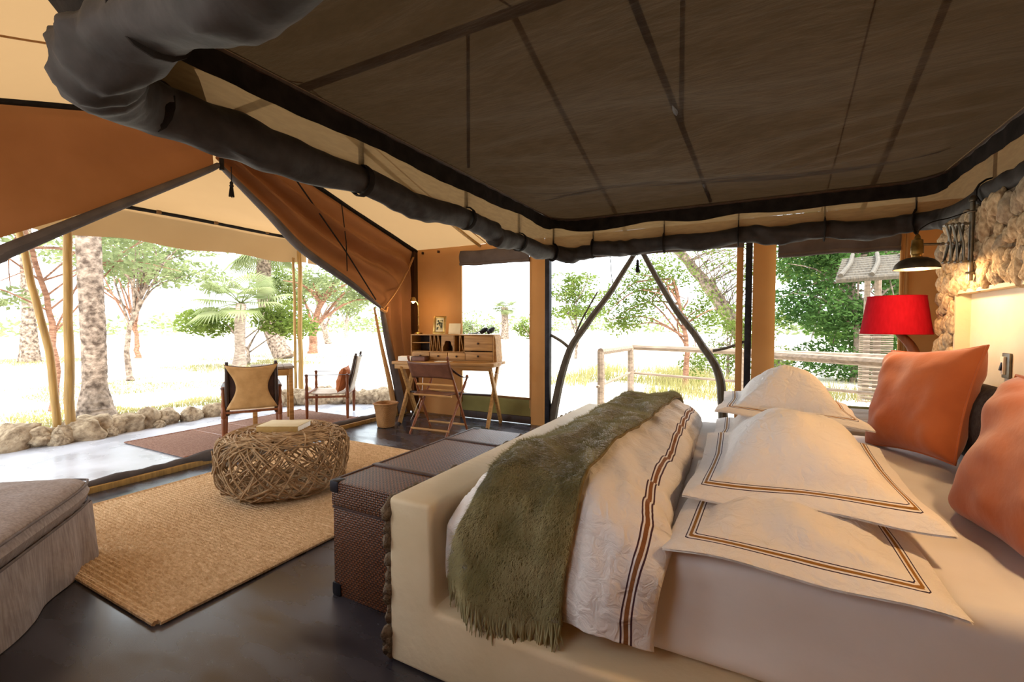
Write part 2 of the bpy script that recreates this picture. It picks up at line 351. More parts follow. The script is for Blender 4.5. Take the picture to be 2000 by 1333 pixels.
def rolled_flap(x0, x1, ztop, drop, m, seed):
    nx = 40
    def fn(u, v):
        x = x0 + (x1 - x0) * u; z = ztop - drop * v + .012 * nz(u * 5, seed)
        return (x, YW - .045 - .02 * math.sin(math.pi * v) + .012 * nz(u * 9, v * 2, seed), z)
    MB().grid(fn, nx, 8).build('rolled_blind', m, ww, solid=.012)
    MB().tube([(x0 + (x1 - x0) * i / nx, YW - .05, ztop - drop + .012 * nz(i / nx * 5, seed)) for i in range(nx + 1)], .022, 8).build('blind_roll', m, ww)
rolled_flap(-3.49, -2.47, 2.2, .17, 'flapgrey', 1.3); rolled_flap(-2.2, -.13, 2.12, .1, 'flapgrey', 5.1); rolled_flap(.16, 1.07, 2.06, .16, 'flapgrey', 8.4)
for x in (-4.13, -3.86):
    MB().bbox((x, YW - .03, EZ - .05), (.025, .03, .035), bev=.006).build('toggle', 'wood_dark', ww)
# near wall behind the camera: the same canvas, unseen openings part-closed to darken the foreground
wn = thing('wall_near', 'ochre canvas side wall behind the viewpoint', None, kind='structure')
for (x0, x1, z0, z1) in ((XF, -3.5, 0, EZ), (-3.5, -2.46, 0, .31), (-3.5, XB, 2.1, EZ), (-2.46, -1.5, .0, 2.1), (-.6, XB, 0, 2.1), (-1.5, -.6, 0, 1.35)):
    MB().box(((x0 + x1) / 2, YN, (z0 + z1) / 2), (x1 - x0, .03, z1 - z0)).build('canvas_panel', 'wallc', wn, False)
MB().prism([(YN, 0), (YW, 0), (YW, EZ), (RY, RZ), (YN, EZ)], XB, XB + .03, 'x').build('wall_back', 'wallc', smooth=False, label='canvas wall closing the tent behind the headboard', kind='structure')
# ------------------------------------------------------------------ porch awning
aw = thing('awning', 'tan canvas porch awning on peeled poles beyond the door opening', 'awning', (-5.4, 2.4, 0))
AX = -6.5
def awn(u, v):                                                    # u: door -> eave, v: along y
    y = -.3 + 5.4 * v; x = XF - .05 + (AX - XF + .05) * u
    z0 = RZ - .02 - .3 * abs(y - RY) + .0
    z = z0 + (2.62 - z0) * u - .05 * math.sin(math.pi * u) + .015 * fbm(x, y * 2, 7)
    return (x, y, z)
MB().grid(awn, 24, 40).build('canopy', 'ceil', aw, world=True)
def val(u, v):
    y = -.3 + 5.4 * v; z = 2.62 - .39 * u + .02 * u * math.sin(y * 5.2)
    return (AX - .03 - .04 * u + .018 * math.sin(y * 7 + 3 * u) * u, y, z)
MB().grid(val, 6, 60).build('valance', 'ceil', aw, world=True)
def sval(u, v):
    x = AX + (XF - AX) * v
    return (x, 5.1 + .015 * math.sin(x * 6) * u, awn(1 - v, 1)[2] - (.39 - .1 * v) * u)
MB().grid(sval, 6, 20).build('valance', 'ceil', aw, world=True)
MB().tube([(AX + .03, -.2 + 5.2 * i / 12, 2.6 + .008 * math.sin(i)) for i in range(13)], .022, 8).build('eave_bar', 'black', aw, world=True)
for y in (2.95, 3.62, 4.35):
    MB().bbox((AX + .04, y, 2.61), (.06, .05, .05), bev=.01).build('bar_tie', 'ceil', aw, world=True)
for pts, r in (([(AX, 4.92, -.05), (AX, 4.925, 1.2), (AX, 4.93, 2.45)], .05), ([(AX - .06, 4.86, -.05), (AX - .05, 4.86, 2.3)], .03),
               ([(AX, 2.08, -.05), (AX, 2.1, 1.3), (AX, 2.12, 2.62)], .055),
               ([(AX - .1, 2.02, -.05), (AX - .1, 1.97, .9), (AX - .1, 1.85, 1.7), (AX - .1, 1.72, 2.55)], .045)):
    P = curve(pts, 14)
    MB().tube([p + Vector((.012 * nz(i * .5, r * 90), .012 * nz(i * .5, 3, r * 90), 0)) for i, p in enumerate(P)], [r * .78 * (1.05 - .2 * i / 14) for i in range(15)], 10).build('pole', 'pole', aw, world=True)
MB().tube([(AX, 4.93, 2.42), (AX, 4.93, 2.56), (AX + .03, 4.8, 2.61)], .035, 8).build('pole_sleeve', 'black', aw, world=True)
# tassels hanging from the door apex and from the branch arch
def tassel(label, x, y, ztop, s, m):
    t = thing('tassel', label, 'tassel', (x, y, ztop - .3 * s), group='tassels hanging in the tent openings')
    MB().tube([(0, 0, .3 * s), (.004, 0, .2 * s), (0, 0, .12 * s)], .004, 6).build('cord', 'black', t)
    MB().lathe([(.006, .14), (.014, .13), (.016, .12), (.012, .11), (.018, .105), (.018, .095), (.012, .09)], 10, (0, 0, 0)).build('knot', m, t)
    b = MB(); rnd = random.Random(3)
    for i in range(22):
        a = i * 2.4; q = .012 * math.sqrt(i / 22)
        b.tube([(q * math.cos(a), q * math.sin(a), .095), (1.6 * q * math.cos(a), 1.6 * q * math.sin(a), .04), (2 * q * math.cos(a), 2 * q * math.sin(a), rnd.uniform(-.005, .006))], .003, 4)
    b.build('skirt', m, t)
tassel('black tassel hanging at the apex of the door opening', XF + .1, 2.5, 2.66, .9, 'black')
tassel('dark tassel hanging under the branch arch in the side opening', -1.17, YW - .02, 2.05, .8, 'iron')

# ------------------------------------------------------------------ stone headboard wall
hb = thing('wall_headboard', 'rough fieldstone headboard wall with a cream plaster niche', None, kind='structure')
HX, HY0, HY1, HZ, NY0, NY1, NZ = 1.0, .95, 3.78, 1.86, 1.3, 3.49, 1.43
MB().box((HX + .17, (HY0 + HY1) / 2, HZ / 2), (.24, HY1 - HY0, HZ)).build('core', 'niche', hb, False)
MB().box((HX + .025, (HY0 + HY1) / 2, (HZ + NZ) / 2), (.05, HY1 - HY0, HZ - NZ)).build('mortar_bed', 'mortar', hb, False)
for a, b in ((NY1, HY1), (HY0, NY0)):
    MB().box((HX + .025, (a + b) / 2, NZ / 2), (.05, b - a, NZ)).build('mortar_bed', 'mortar', hb, False)
MB().box((HX + .02, NY1 - .004, NZ / 2), (.07, .02, NZ)).build('niche_reveal', 'plaster', hb, False)
MB().box((HX + .02, (NY0 + NY1) / 2, NZ - .004), (.07, NY1 - NY0, .02)).build('niche_reveal', 'plaster', hb, False)
def rockmesh(seed, sub, m, rough=.22):
    bm = bmesh.new(); bmesh.ops.create_icosphere(bm, subdivisions=sub, radius=1)
    for v in bm.verts:
        d = v.co.normalized(); v.co = d * (1 + rough * fbm(d.x * 1.3 + seed * 7, d.y * 1.3, d.z * 1.3, 2) + rough * .35 * nz(d.x * 3, d.y * 3 + seed, d.z * 3) - rough * .15 * abs(nz(d.x * 8, d.y * 8 + seed, d.z * 8)))
    me = bpy.data.meshes.new('stone'); bm.to_mesh(me); bm.free(); me.materials.append(M[m]); me.shade_smooth(); return me
STONES = [rockmesh(i, 3, 'stone' if i % 3 else 'stone2', .3) for i in range(9)]
def place(me, name, parent, loc, sc, rot):
    o = bpy.data.objects.new(name, me); COL.objects.link(o); o.parent = parent; o.location = Vector(loc) - parent.location; o.scale = sc; o.rotation_euler = rot; return o
rnd = random.Random(11); pts = []
tries = 0
while tries < 9000:
    tries += 1
    y = rnd.uniform(2.3, HY1 - .03); z = rnd.uniform(.55, HZ - .04)
    if y < NY1 + .03 and z < NZ + .035: continue
    r = rnd.uniform(.034, .058)
    if any((y - a) ** 2 / .85 + (z - b) ** 2 / 1.2 < (.8 * (r + c)) ** 2 for a, b, c in pts): continue
    pts.append((y, z, r))
for y, z, r in pts:
    place(rnd.choice(STONES), 'stone', hb, (HX - .006, y, z), (r * .75, r * 1.05, r * 1.3), (rnd.uniform(-.5, .5), rnd.uniform(-.2, .2), rnd.uniform(-.2, .2)))
b = MB(); st = STONES[1]
for i in range(60):                                               # the half of the wall outside the frame
    y = HY0 + .05 + (2.25 - HY0) * rnd.random(); z = NZ + .06 + (HZ - NZ - .1) * rnd.random(); k = len(b.v)
    b.v += [(HX + v.co.x * .04, y + v.co.y * .07, z + v.co.z * .08) for v in st.vertices]; b.f += [tuple(k + q for q in p.vertices) for p in st.polygons]
b.build('stone_field', 'stone', hb, kind='stuff')
# light switch
sw = thing('light_switch', 'small light switch plate on the cream niche wall', 'switch', (HX + .045, 3.02, 1.0))
MB().bbox((0, 0, .05), (.012, .075, .12), bev=.004).build('plate', 'metal', sw)
MB().bbox((-.009, .012, .05), (.012, .035, .085), bev=.003).build('rocker', 'white', sw)
MB().bbox((-.016, .012, .045), (.008, .016, .04), (0, .2, 0), bev=.003).build('toggle', 'iron', sw)

# ------------------------------------------------------------------ bed
BY0, BY1 = 1.25, 3.5
bed = thing('bed_platform', 'cream plastered masonry bed base with stone-backed footboard', 'bed', (0, 2.3, 0))
def plast(poly, y0, y1, name, bev=.02):
    bm = bmesh.new(); vs_ = [[bm.verts.new((p[0], y, p[1])) for p in poly] for y in (y0, y1)]
    n = len(poly); bm.faces.new(vs_[0]); bm.faces.new(vs_[1][::-1])
    for i in range(n): bm.faces.new((vs_[0][i], vs_[0][i - 1], vs_[1][i - 1], vs_[1][i]))
    bmesh.ops.recalc_face_normals(bm, faces=bm.faces[:])
    bmesh.ops.bevel(bm, geom=bm.edges[:], offset=bev, segments=3, affect='EDGES', profile=.5)
    q = MB(); bm.verts.index_update(); q.v = [tuple(v.co) for v in bm.verts]; q.f = [tuple(v.index for v in f.verts) for f in bm.faces]; bm.free()
    return q.build(name, 'plaster', bed, world=True)
plast([(-1.185, 0), (HX, 0), (HX, .24), (-.97, .24), (-.985, .27), (-.99, .617), (-1.185, .617)], BY0, BY1, 'base')
M['dstone'] = mat('dark_fieldstone', '#5f5244', '#7d6d5a', .95, 2.2, bump=.6, bscale=4)
DARKS = [rockmesh(60 + i, 2, 'dstone', .34) for i in range(5)]
rnd = random.Random(5)
for k in range(150):
    if k < 46: y = BY0 + .03 + .12 * (k % 2) + rnd.uniform(-.02, .02); z = .02 + .6 * (k // 2) / 22
    else: y = BY0 + .1 + (BY1 - BY0 - .15) * ((k - 46) % 26) / 26; z = .58 - .11 * ((k - 46) // 26) + rnd.uniform(-.02, .02)
    r = rnd.uniform(.03, .042)
    place(rnd.choice(DARKS), 'stone', bed, (-1.188, y, min(z, .58)), (r * .5, r * 1.2, r * .9), (rnd.uniform(-.5, .5), 0, 0))
# mattress in a white fitted sheet
def mattress():
    b = MB(); x0, x1, y0, y1, z0, z1 = -.965, .985, 1.40, 3.38, .245, .59
    bm = bmesh.new(); bmesh.ops.create_cube(bm, size=1)
    bmesh.ops.scale(bm, vec=(x1 - x0, y1 - y0, z1 - z0), verts=bm.verts); bmesh.ops.translate(bm, vec=((x0 + x1) / 2, (y0 + y1) / 2, (z0 + z1) / 2), verts=bm.verts)
    bmesh.ops.bevel(bm, geom=bm.edges[:], offset=.05, segments=4, affect='EDGES', profile=.5)
    bmesh.ops.subdivide_edges(bm, edges=[e for e in bm.edges if e.calc_length() > .2], cuts=24, use_grid_fill=True)
    for v in bm.verts:
        x, y, z = v.co
        v.co.z += .006 * fbm(x * 2.5, y * 2.5, 1) * (z > .4); v.co.y += .006 * fbm(x * 3, z * 9, 4) * (y < 1.45)
    bm.verts.index_update(); b.v = [tuple(v.co) for v in bm.verts]; b.f = [tuple(v.index for v in f.verts) for f in bm.faces]; bm.free()
    return b.build('mattress', 'sheet', label='thick mattress in a smooth white fitted sheet on the plastered base', cat='mattress')
mattress()
# duvet
ST = [(.055, .060, '#4b2f38'), (.065, .077, '#8a5a34'), (.082, .087, '#4b2f38')]
M['linen'] = stripe_mat('striped_linen', '#ece6e2', ST, 0)
M['linen2'] = stripe_mat('striped_pillowcase', '#ece6e2', [(.052, .0555, '#3a2a3c'), (.061, .070, '#9a6a2c'), (.0755, .079, '#3a2a3c')], 0)
PROF = curve([(0, 1.30, .31), (0, 1.285, .44), (0, 1.295, .56), (0, 1.36, .69), (0, 1.52, .745), (0, 1.9, .75), (0, 2.4, .75), (0, 2.9, .75), (0, 3.2, .74), (0, 3.38, .68), (0, 3.46, .55), (0, 3.47, .34)], 160)
def duv(u, v, off=0.):
    k = min(int(v * 160), 159); f = v * 160 - k; p = PROF[k].lerp(PROF[k + 1], f); tan = (PROF[k + 1] - PROF[k]).normalized(); nrm = Vector((0, -tan.z, tan.y))
    top = ss(.15, .3, v) * (1 - ss(.85, .95, v))
    xr = -.215 - .12 * ss(.2, .9, v) + .02 * nz(v * 6, 2) - .035 * (1 - ss(0, .25, v)); xl = -.955 - .03 * (1 - ss(0, .25, v))
    x = xl + (xr - xl) * u
    e = max(0, 1 - abs(2 * u - 1) ** 3.2) ** .55
    puff = (.62 - p.z) * (1 - e) if top > .99 else 0
    q = Vector((x, p.y, p.z))
    q -= nrm * (1 - e) * (.15 * top + .02 * (1 - top))
    wr = .020 * fbm(x * 5 + p.y * 2, p.y * 2.2, p.z * 3) + .012 * math.sin(14 * (x + .35 * p.y) + 3 * nz(p.y * 2, x * 2)) * e - .022 * abs(nz(x * 7 + p.y * 3, p.y * 6 + p.z * 6, 5)) - .010 * abs(nz(x * 14, p.y * 13 - p.z * 9, 2))
    ed = ss(.62, .98, u); wr += ed * .011 * math.sin(p.y * 24 + 6 * nz(p.y * 2) + 6 * u) * top
    if v < .2: wr += .022 * math.sin(x * 17 + 1.5) * (1 - v / .2); q.z += .028 * math.sin(x * 13 + .6) * (1 - v / .2)
    return q + nrm * (wr + off)
DU = MB().grid(lambda u, v: duv(u, v), 64, 220, lambda u, v: ((1 - u) * .72, v * 3), flip=True).build('duvet', 'linen', edges=False, solid=.012,
    label='white duvet with striped border folded over the foot of the bed', cat='duvet')
# olive throw
tw = thing('throw_blanket', 'fuzzy olive green fringed throw draped across the white duvet', 'blanket', (-.65, 2.3, .6))
TV0, TV1 = .012, .90
def thr(a, t, off=0.):
    v = TV0 + (TV1 - TV0) * t
    s = ss(.0, .3, v); xl = -.955 + .115 * s + .06 * ss(.4, .9, v); xr = -.515 + .03 * s + .035 * ss(.4, .9, v)
    x = xl + (xr - xl) * a
    xr2 = -.215 - .12 * ss(.2, .9, v) - .035 * (1 - ss(0, .25, v)); xl2 = -.955 - .03 * (1 - ss(0, .25, v))
    u = max(.015, min(.99, (x - xl2) / (xr2 - xl2)))
    k = .012 + .010 * math.sin(a * 9 + 2 * nz(t * 3)) * .8 + .008 * fbm(a * 3, t * 7)
    return duv(u, v, .016 + k + off)
MB().grid(thr, 40, 160, flip=True).build('cloth', 'throw', tw, world=True, edges=False, solid=.012)
b = MB(); rnd = random.Random(2)
for i in range(46000):
    a, t = rnd.random(), rnd.random() ** 1.15; p = thr(a, t); q = thr(min(1, a + .01), t) - p; s_ = thr(a, max(0, t - .004)) - p
    if q.length < 1e-6 or s_.length < 1e-6: continue
    n_ = q.cross(s_).normalized(); n_ = -n_ if n_.z < 0 or (n_.z < .2 and n_.y > 0) else n_
    d = (s_.normalized() * rnd.uniform(.2, 1) + q.normalized() * rnd.uniform(-.7, .7) + n_ * rnd.uniform(.25, .8)).normalized() * rnd.uniform(.012, .03)
    k = len(b.v); wd = q.normalized() * .0009; p = p + n_ * .006
    b.v += [tuple(p - wd), tuple(p + wd), tuple(p + d)]; b.f.append((k, k + 1, k + 2))
b.build('pile', 'hair', tw, world=True, edges=False, kind='stuff')
b = MB()
for i in range(150):
    a = i / 149; p = thr(a, 0, .004) + Vector((0, rnd.uniform(-.008, .006), .012)); L_ = rnd.uniform(.055, .11); sw_ = rnd.uniform(-.02, .02)
    b.tube([p, p + Vector((sw_ * .4, -.004, -L_ * .5)), p + Vector((sw_, rnd.uniform(-.01, .006), -L_))], [.0045, .004, .0012], 5)
b.build('fringe', 'hair', tw, world=True, kind='stuff')
M['piping'] = mat('olive_binding', '#7a6a42', '#6a5a36', .9, 30)
MB().tube([thr(1, i / 80, .002) for i in range(81)], .006, 6).build('bound_edge', 'piping', tw, world=True)
# pillows
def oxford(label, c, A, B, H, fl, tilt, droop, seed, rz=0., group='striped white pillows', asym=0.):
    t = thing('pillow', label, 'pillow', c, rz, group)
    mt = Euler(tilt).to_matrix()
    def base(p, q):
        fx, fy = max(0, abs(p) - (A - fl)) / fl, max(0, abs(q) - (B - fl)) / fl
        return -droop * (max(fx, fy) ** 1.3) - .006 * math.sin(q * 16 + seed) * max(fx, fy) - .008 * math.sin(p * 14 + seed) * max(fx, fy)
    def hh(p, q):
        a, b_ = p / (A - fl), q / (B - fl)
        if abs(a) >= 1 or abs(b_) >= 1: return 0
        h = H * (1 - a * a) ** .7 * (1 - abs(b_) ** 2.2) ** .75
        return h * (1 + .12 * nz(p * 5 + seed, q * 5)) + .010 * ss(0, .2, h / H) * fbm(p * 9 + seed, q * 6) + .009 * math.sin(24 * p * (1.6 - abs(b_)) + 5 * nz(q * 3, seed)) * ss(.25, .85, abs(b_)) * ss(0, .25, h / H)
    def top(u, v):
        p, q = (2 * u - 1) * A, (2 * v - 1) * B; s = 1 - .05 * (1 - abs(2 * u - 1)) * abs(2 * v - 1); return mt @ Vector((p * (1 - .06 * (1 - abs(2 * v - 1))), q * s, base(p, q) + hh(p, q)))
    def bot(u, v):
        p, q = (2 * u - 1) * A, (2 * v - 1) * B; s = 1 - .05 * (1 - abs(2 * u - 1)) * abs(2 * v - 1); return mt @ Vector((p * (1 - .06 * (1 - abs(2 * v - 1))), q * s, base(p, q) - .006 - .16 * hh(p, q)))
    uvf = lambda u, v: (min(A - abs(2 * u - 1) * A, B - abs(2 * v - 1) * B), 0)
    cs = MB(); cs.grid(top, 56, 72, uvf); cs.grid(bot, 56, 72, uvf, flip=True)
    cs.build('pillowcase', 'linen2', t, edges=False)
oxford('lower white striped pillow lying flat on the near half of the bed', (.10, 1.80, .64), .33, .46, .075, .10, (.02, .03, 0), .03, 1.)
oxford('upper white striped pillow piled on the near half of the bed', (.13, 2.05, .735), .345, .45, .185, .10, (.015, -.03, 0), .045, 4.)
oxford('lower white striped pillow on the far half by the side opening', (.10, 2.92, .64), .33, .42, .16, .10, (0, .04, 0), .03, 7.)
oxford('plump white striped pillow topping the pile by the side opening', (.15, 3.06, .80), .345, .40, .20, .10, (.0, .03, 0), .03, 9.)
def cushion(name, label, c, W, U, a, b_, th_, m, seed, cat='cushion', pinch=.16, group=None):
    W = Vector(W).normalized(); U = Vector(U); U = (U - W * U.dot(W)).normalized(); Nn = W.cross(U)
    t = thing(name, label, cat, c, 0, group); C_ = Vector(c)
    def f(sg):
        def g(u, v):
            p, q = 2 * u - 1, 2 * v - 1
            ea = 1 - pinch * (1 - abs(q) ** 2.5) * abs(p) ** 3 * .5; eb = 1 - pinch * (1 - abs(p) ** 2.5) * abs(q) ** 3 * .5
            ea = 1 - pinch * (1 - p * p) * 0 - pinch * .5 * (1 - q * q) * 1 * abs(p); eb = 1 - pinch * .5 * (1 - p * p) * abs(q)
            h = th_ * max(0, (1 - p ** 4)) ** .55 * max(0, (1 - q ** 4)) ** .55
            h *= 1 + .10 * nz(p * 2 + seed, q * 2, sg); wr = (.010 * fbm(p * 1.6 + seed, q * 1.6, sg, 2) + .005 * math.sin(9 * (q - p * .6) + 4 * nz(p * 1.5, q * 1.5, seed)) * ss(.3, 1., abs(p) + abs(q) * .6)) * ss(0, .6, h / th_)
            return W * (p * a * ea) + U * (q * b_ * eb) + Nn * (sg * (h + wr))
        return g
    s = MB(); s.grid(f(1), 40, 40); s.grid(f(-1), 40, 40, flip=True); s.build('cover', m, t, edges=False)
    rim = [(-1 + 2 * i / 30, -1) for i in range(30)] + [(1, -1 + 2 * i / 30) for i in range(30)] + [(1 - 2 * i / 30, 1) for i in range(30)] + [(-1, 1 - 2 * i / 30) for i in range(31)]
    s = MB(); s.tube([f(1)((p + 1) / 2, (q + 1) / 2) for p, q in rim], .006, 6, cap=False); s.build('seam', m, t)
    return t
cushion('cushion', 'orange cushion standing on its edge beside the red lamp', (.72, 2.97, .865), (.42, -.9, .10), (.30, .06, .95), .275, .275, .11, 'orange', 3., pinch=.18, group='terracotta cushions')
cushion('cushion', 'orange cushion cut off by the edge of the picture', (.745, 1.83, .825), (.12, -.99, 0), (.27, 0, .96), .33, .26, .115, 'orange', 8., group='terracotta cushions')
bo = thing('bolster', 'long charcoal bolster cushion against the cream headboard niche', 'cushion', (.935, 2.36, .59))
MB().quadstrip([[(.10 * math.cos(k / 20 * 2 * math.pi) * s, y, .19 + .19 * math.sin(k / 20 * 2 * math.pi) * s) for k in range(20)] for y, s in
    ((-.93, .6), (-.925, .88), (-.90, .98), (-.6, 1.0), (0, 1.01), (.6, 1.0), (.90, .98), (.925, .88), (.93, .6))]).build('cover', 'bolster', bo)
for y in (-.925, .925): MB().tube([(.09 * math.cos(k / 24 * 2 * math.pi), y, .19 + .17 * math.sin(k / 24 * 2 * math.pi)) for k in range(25)], .007, 6, cap=False).build('piping', 'bolster', bo)

# ------------------------------------------------------------------ mosquito-net canopy over the bed
cn = thing('bed_canopy', 'dark mosquito net canopy with its rolled sides hanging over the bed', 'canopy', (-.2, 2.35, 2.0))
FX0, FX1, FY0, FY1, FZ = -1.66, 1.03, .585, 4.02, 2.17
def rect(t, ex=0., rr=.22):
    """point on the rounded rectangle, t in 0..1 from the near side round by the far side"""
    x0, x1, y0, y1 = FX0 - ex, FX1 + ex, FY0 - ex, FY1 + ex; rr = rr + ex
    segs = [((x1, y0 + rr), (x1, y1 - rr)), ((x1 - rr, y1), (x0 + rr, y1)), ((x0, y1 - rr), (x0, y0 + rr)), ((x0 + rr, y0), (x1 - rr, y0))]
    cs = [((x1 - rr, y1 - rr), 0), ((x0 + rr, y1 - rr), 90), ((x0 + rr, y0 + rr), 180), ((x1 - rr, y0 + rr), 270)]
    P = []
    for i in range(4):
        (a, b_), (c, d) = segs[i]; n = 40
        P += [(a + (c - a) * k / n, b_ + (d - b_) * k / n) for k in range(n + 1)]
        (cx, cy_), a0 = cs[i]; P += [(cx + rr * math.cos(R(a0 + 90 * k / 10)), cy_ + rr * math.sin(R(a0 + 90 * k / 10))) for k in range(1, 10)]
    P.append(P[0]); k = min(int(t * (len(P) - 1)), len(P) - 2); f = t * (len(P) - 1) - k
    return Vector((P[k][0] + (P[k + 1][0] - P[k][0]) * f, P[k][1] + (P[k + 1][1] - P[k][1]) * f, 0))
NT = 200
tiet = [.045, .105, .165, .235, .285, .335, .385, .44, .485, .535, .585, .645, .705, .77, .83, .885, .945]
def sag(t):
    d = min(abs(t - q) for q in tiet); return .035 * ss(0, .03, d)
def zf(t): return FZ - .012 * math.sin(t * 90) * .5 + .01 * nz(t * 20, 3) - sag(t) * .35
def zr(t): return 1.935 + .02 * nz(t * 14, 5) - sag(t) * .75 - (.03 if .44 < t < .56 else 0)
def ring(t): return t - math.floor(t)
# top sheet
def topnet(u, v):
    x = FX0 + .02 + (FX1 - FX0 - .04) * u; y = FY0 + .02 + (FY1 - FY0 - .04) * v
    cx = min(1, 14 * min(u, 1 - u, v, 1 - v)); e = min(u, 1 - u) * min(v, 1 - v)
    sg = .12 * math.exp(-((y - 2.95 - .18 * math.sin(x * 2.2)) / .36) ** 2) + .05 * math.exp(-((y - 1.75 - .25 * math.sin(x * 1.5 + 1)) / .3) ** 2)
    w_ = .016 * fbm(x * 1.2, y * 3.2, 2) + .007 * math.sin(y * 34 + 7 * nz(x * 1.0, y * 1.6)) * ss(-.25, .35, nz(x * 1.1, y * 1.4, 8)) + .045 * abs(nz(x * .7 + y * .4, y * 2.2, 4)) + .02 * abs(nz(x * 1.3 - y * .5, y * 4.5, 9))
    return (x, y, FZ + .03 - sg * math.sin(math.pi * u) ** .5 * cx + w_ * cx)
MB().grid(topnet, 150, 220).build('net_top', 'net', cn, world=True, edges=False)
def band(u, v):
    t = u; z0, z1 = zf(t), zr(t); p = rect(t, .015 * math.sin(t * 300) * (1 - abs(2 * v - 1)) * (.4 + .6 * nz(t * 30) ** 2) + .03 * v)
    return (p.x, p.y, z0 + (z1 - z0) * v)
MB().grid(band, 400, 6).build('net_band', 'netband', cn, world=True, edges=False)
def hem(u, v):
    p = rect(u, -.006 + .004 * math.sin(u * 500)); return (p.x, p.y, zf(u) + .035 - (.105 + .02 * nz(u * 24, 9)) * v)
MB().grid(hem, 300, 3).build('frame_hem', 'nethem', cn, world=True, edges=False)
rings = []
for i in range(1100):
    t = i / 1099; c = rect(t, .035); c.z = zr(t); tn = (rect(ring(t + .002), .035) - rect(ring(t - .002 + 1), .035)).normalized(); sd = Vector((tn.y, -tn.x, 0)); d = min(abs(t - q) for q in tiet)
    rr = .062 + .012 * ss(0, .035, d) + .02 * ss(.62, .72, t) * (1 - ss(.9, 1., t))
    rings.append([c + (sd * math.cos(a) + Vector((0, 0, 1)) * math.sin(a)) * rr * (1 + .06 * math.sin(3 * a + t * 160) + .14 * nz(t * 60 + a * .5, math.cos(a) * 1.5, math.sin(a) * 1.5) + .08 * math.sin(t * 520 + 2.2 * a + 5 * nz(t * 25, a * .3)) * ss(-.2, .3, nz(t * 30, 3)) + .03 * nz(t * 160, math.cos(a) * 2, math.sin(a) * 2)) for a in [2 * math.pi * k / 20 for k in range(20)]])
MB().quadstrip(rings).build('net_roll', 'netroll', cn, world=True, edges=False)
for q in tiet:
    c = rect(q, .03); rr = .072; tn = (rect(ring(q + .002), .03) - rect(ring(q - .002 + 1), .03)).normalized(); sd = Vector((tn.y, -tn.x, 0))
    loop = [c + sd * (rr * math.cos(a)) + Vector((0, 0, zr(q) + rr * math.sin(a))) for a in [math.pi * (.5 + 2 * k / 14) for k in range(15)]]
    pts_ = [c + Vector((0, 0, zf(q)))] + loop
    MB().tube(pts_, .018, 6, flat=.3).build('tie', 'nethem', cn, world=True)
fr = MB(); fr.tube([rect(i / 160, 0) + Vector((0, 0, FZ + .03)) for i in range(161)], .014, 8, cap=False); fr.build('frame', 'wood_dark', cn, world=True)
MB().tube([(-.35, FY0, FZ + .06), (-.35, FY1, FZ + .06)], .014, 8).build('crossbar', 'wood_dark', cn, world=True)
for x, y in ((-.35, 2.42), (-1.6, 2.42), (1.1, 2.42)):
    MB().tube([(x, y, FZ + .05), (x, y, RZ - .06)], .012, 6).build('hanging_strap', 'black', cn, world=True)
# gathered net block and clip at the near corner
def gath(u, v):
    p = rect(.69 + .11 * u, .045 + .17 * v + .012 * math.sin(u * 40) * v)
    return (p.x, p.y, 1.96 + .30 * v + .02 * nz(u * 6, v * 3))
MB().grid(gath, 24, 16).build('gathered_corner', 'nethem', cn, world=True, solid=.02)
MB().tube(curve([(-1.93, .64, 2.18), (-1.95, .66, 2.14), (-1.94, .66, 2.10), (-1.925, .67, 2.05)], 10), .005, 6).build('clip_cord', 'iron', cn, world=True)
MB().tube([(-1.925, .67, 2.06), (-1.915, .68, 2.02)], .008, 6).build('clip', 'iron', cn, world=True)
MB().tube([(-1.945, .66, 2.13), (-1.91, .66, 2.10)], .004, 6).build('clip', 'iron', cn, world=True)
# ------------------------------------------------------------------ bedside: ledge, red lamp, scissor sconce
bt = thing('bedside_ledge', 'low plank bedside table beyond the pillows carrying the red lamp', 'table', (.8, 3.98, 0))
for i in range(4): MB().bbox((-.02 + 0, -.36 + .24 * i, .56), (.76, .232, .04), bev=.008).build('plank', 'rail', bt)
for x, y in ((-.33, -.42), (-.33, .42), (.3, -.42), (.3, .42)): MB().tube([(x, y, 0), (x, y, .54)], .035, 10).build('leg', 'rail', bt)
MB().bbox((-.02, 0, .16), (.66, .8, .03), bev=.008).build('lower_shelf', 'rail', bt)
rl = thing('table_lamp', 'table lamp with a drum-like red fabric shade and curved wooden stem', 'lamp', (.80, 3.8, .58))
MB().lathe([(.185, .605), (.150, .845), (.147, .845), (.182, .605)], 48, (-.012, 0, 0), cap=False).build('lamp_shade', 'red', rl)
for r_, z_ in ((.184, .606), (.149, .844)):
    MB().tube([(-.012 + r_ * math.cos(k / 48 * 2 * math.pi), r_ * math.sin(k / 48 * 2 * math.pi), z_) for k in range(49)], .004, 6, cap=False).build('shade_rim', 'red', rl)
MB().tube(curve([(.02, 0, .02), (.07, -.01, .2), (.10, -.02, .38), (.07, -.01, .52), (.0, 0, .62), (-.01, 0, .70)], 24), [.045 - .028 * i / 24 for i in range(25)], 12).build('stem', 'wood_red', rl)
MB().lathe([(.09, 0), (.095, .01), (.09, .022), (.05, .03)], 24, (.02, 0, 0)).build('foot', 'wood_red', rl)
MB().lathe([(.012, .70), (.03, .73), (.032, .76), (.012, .79)], 12, (-.012, 0, 0)).build('bulb', 'white', rl)
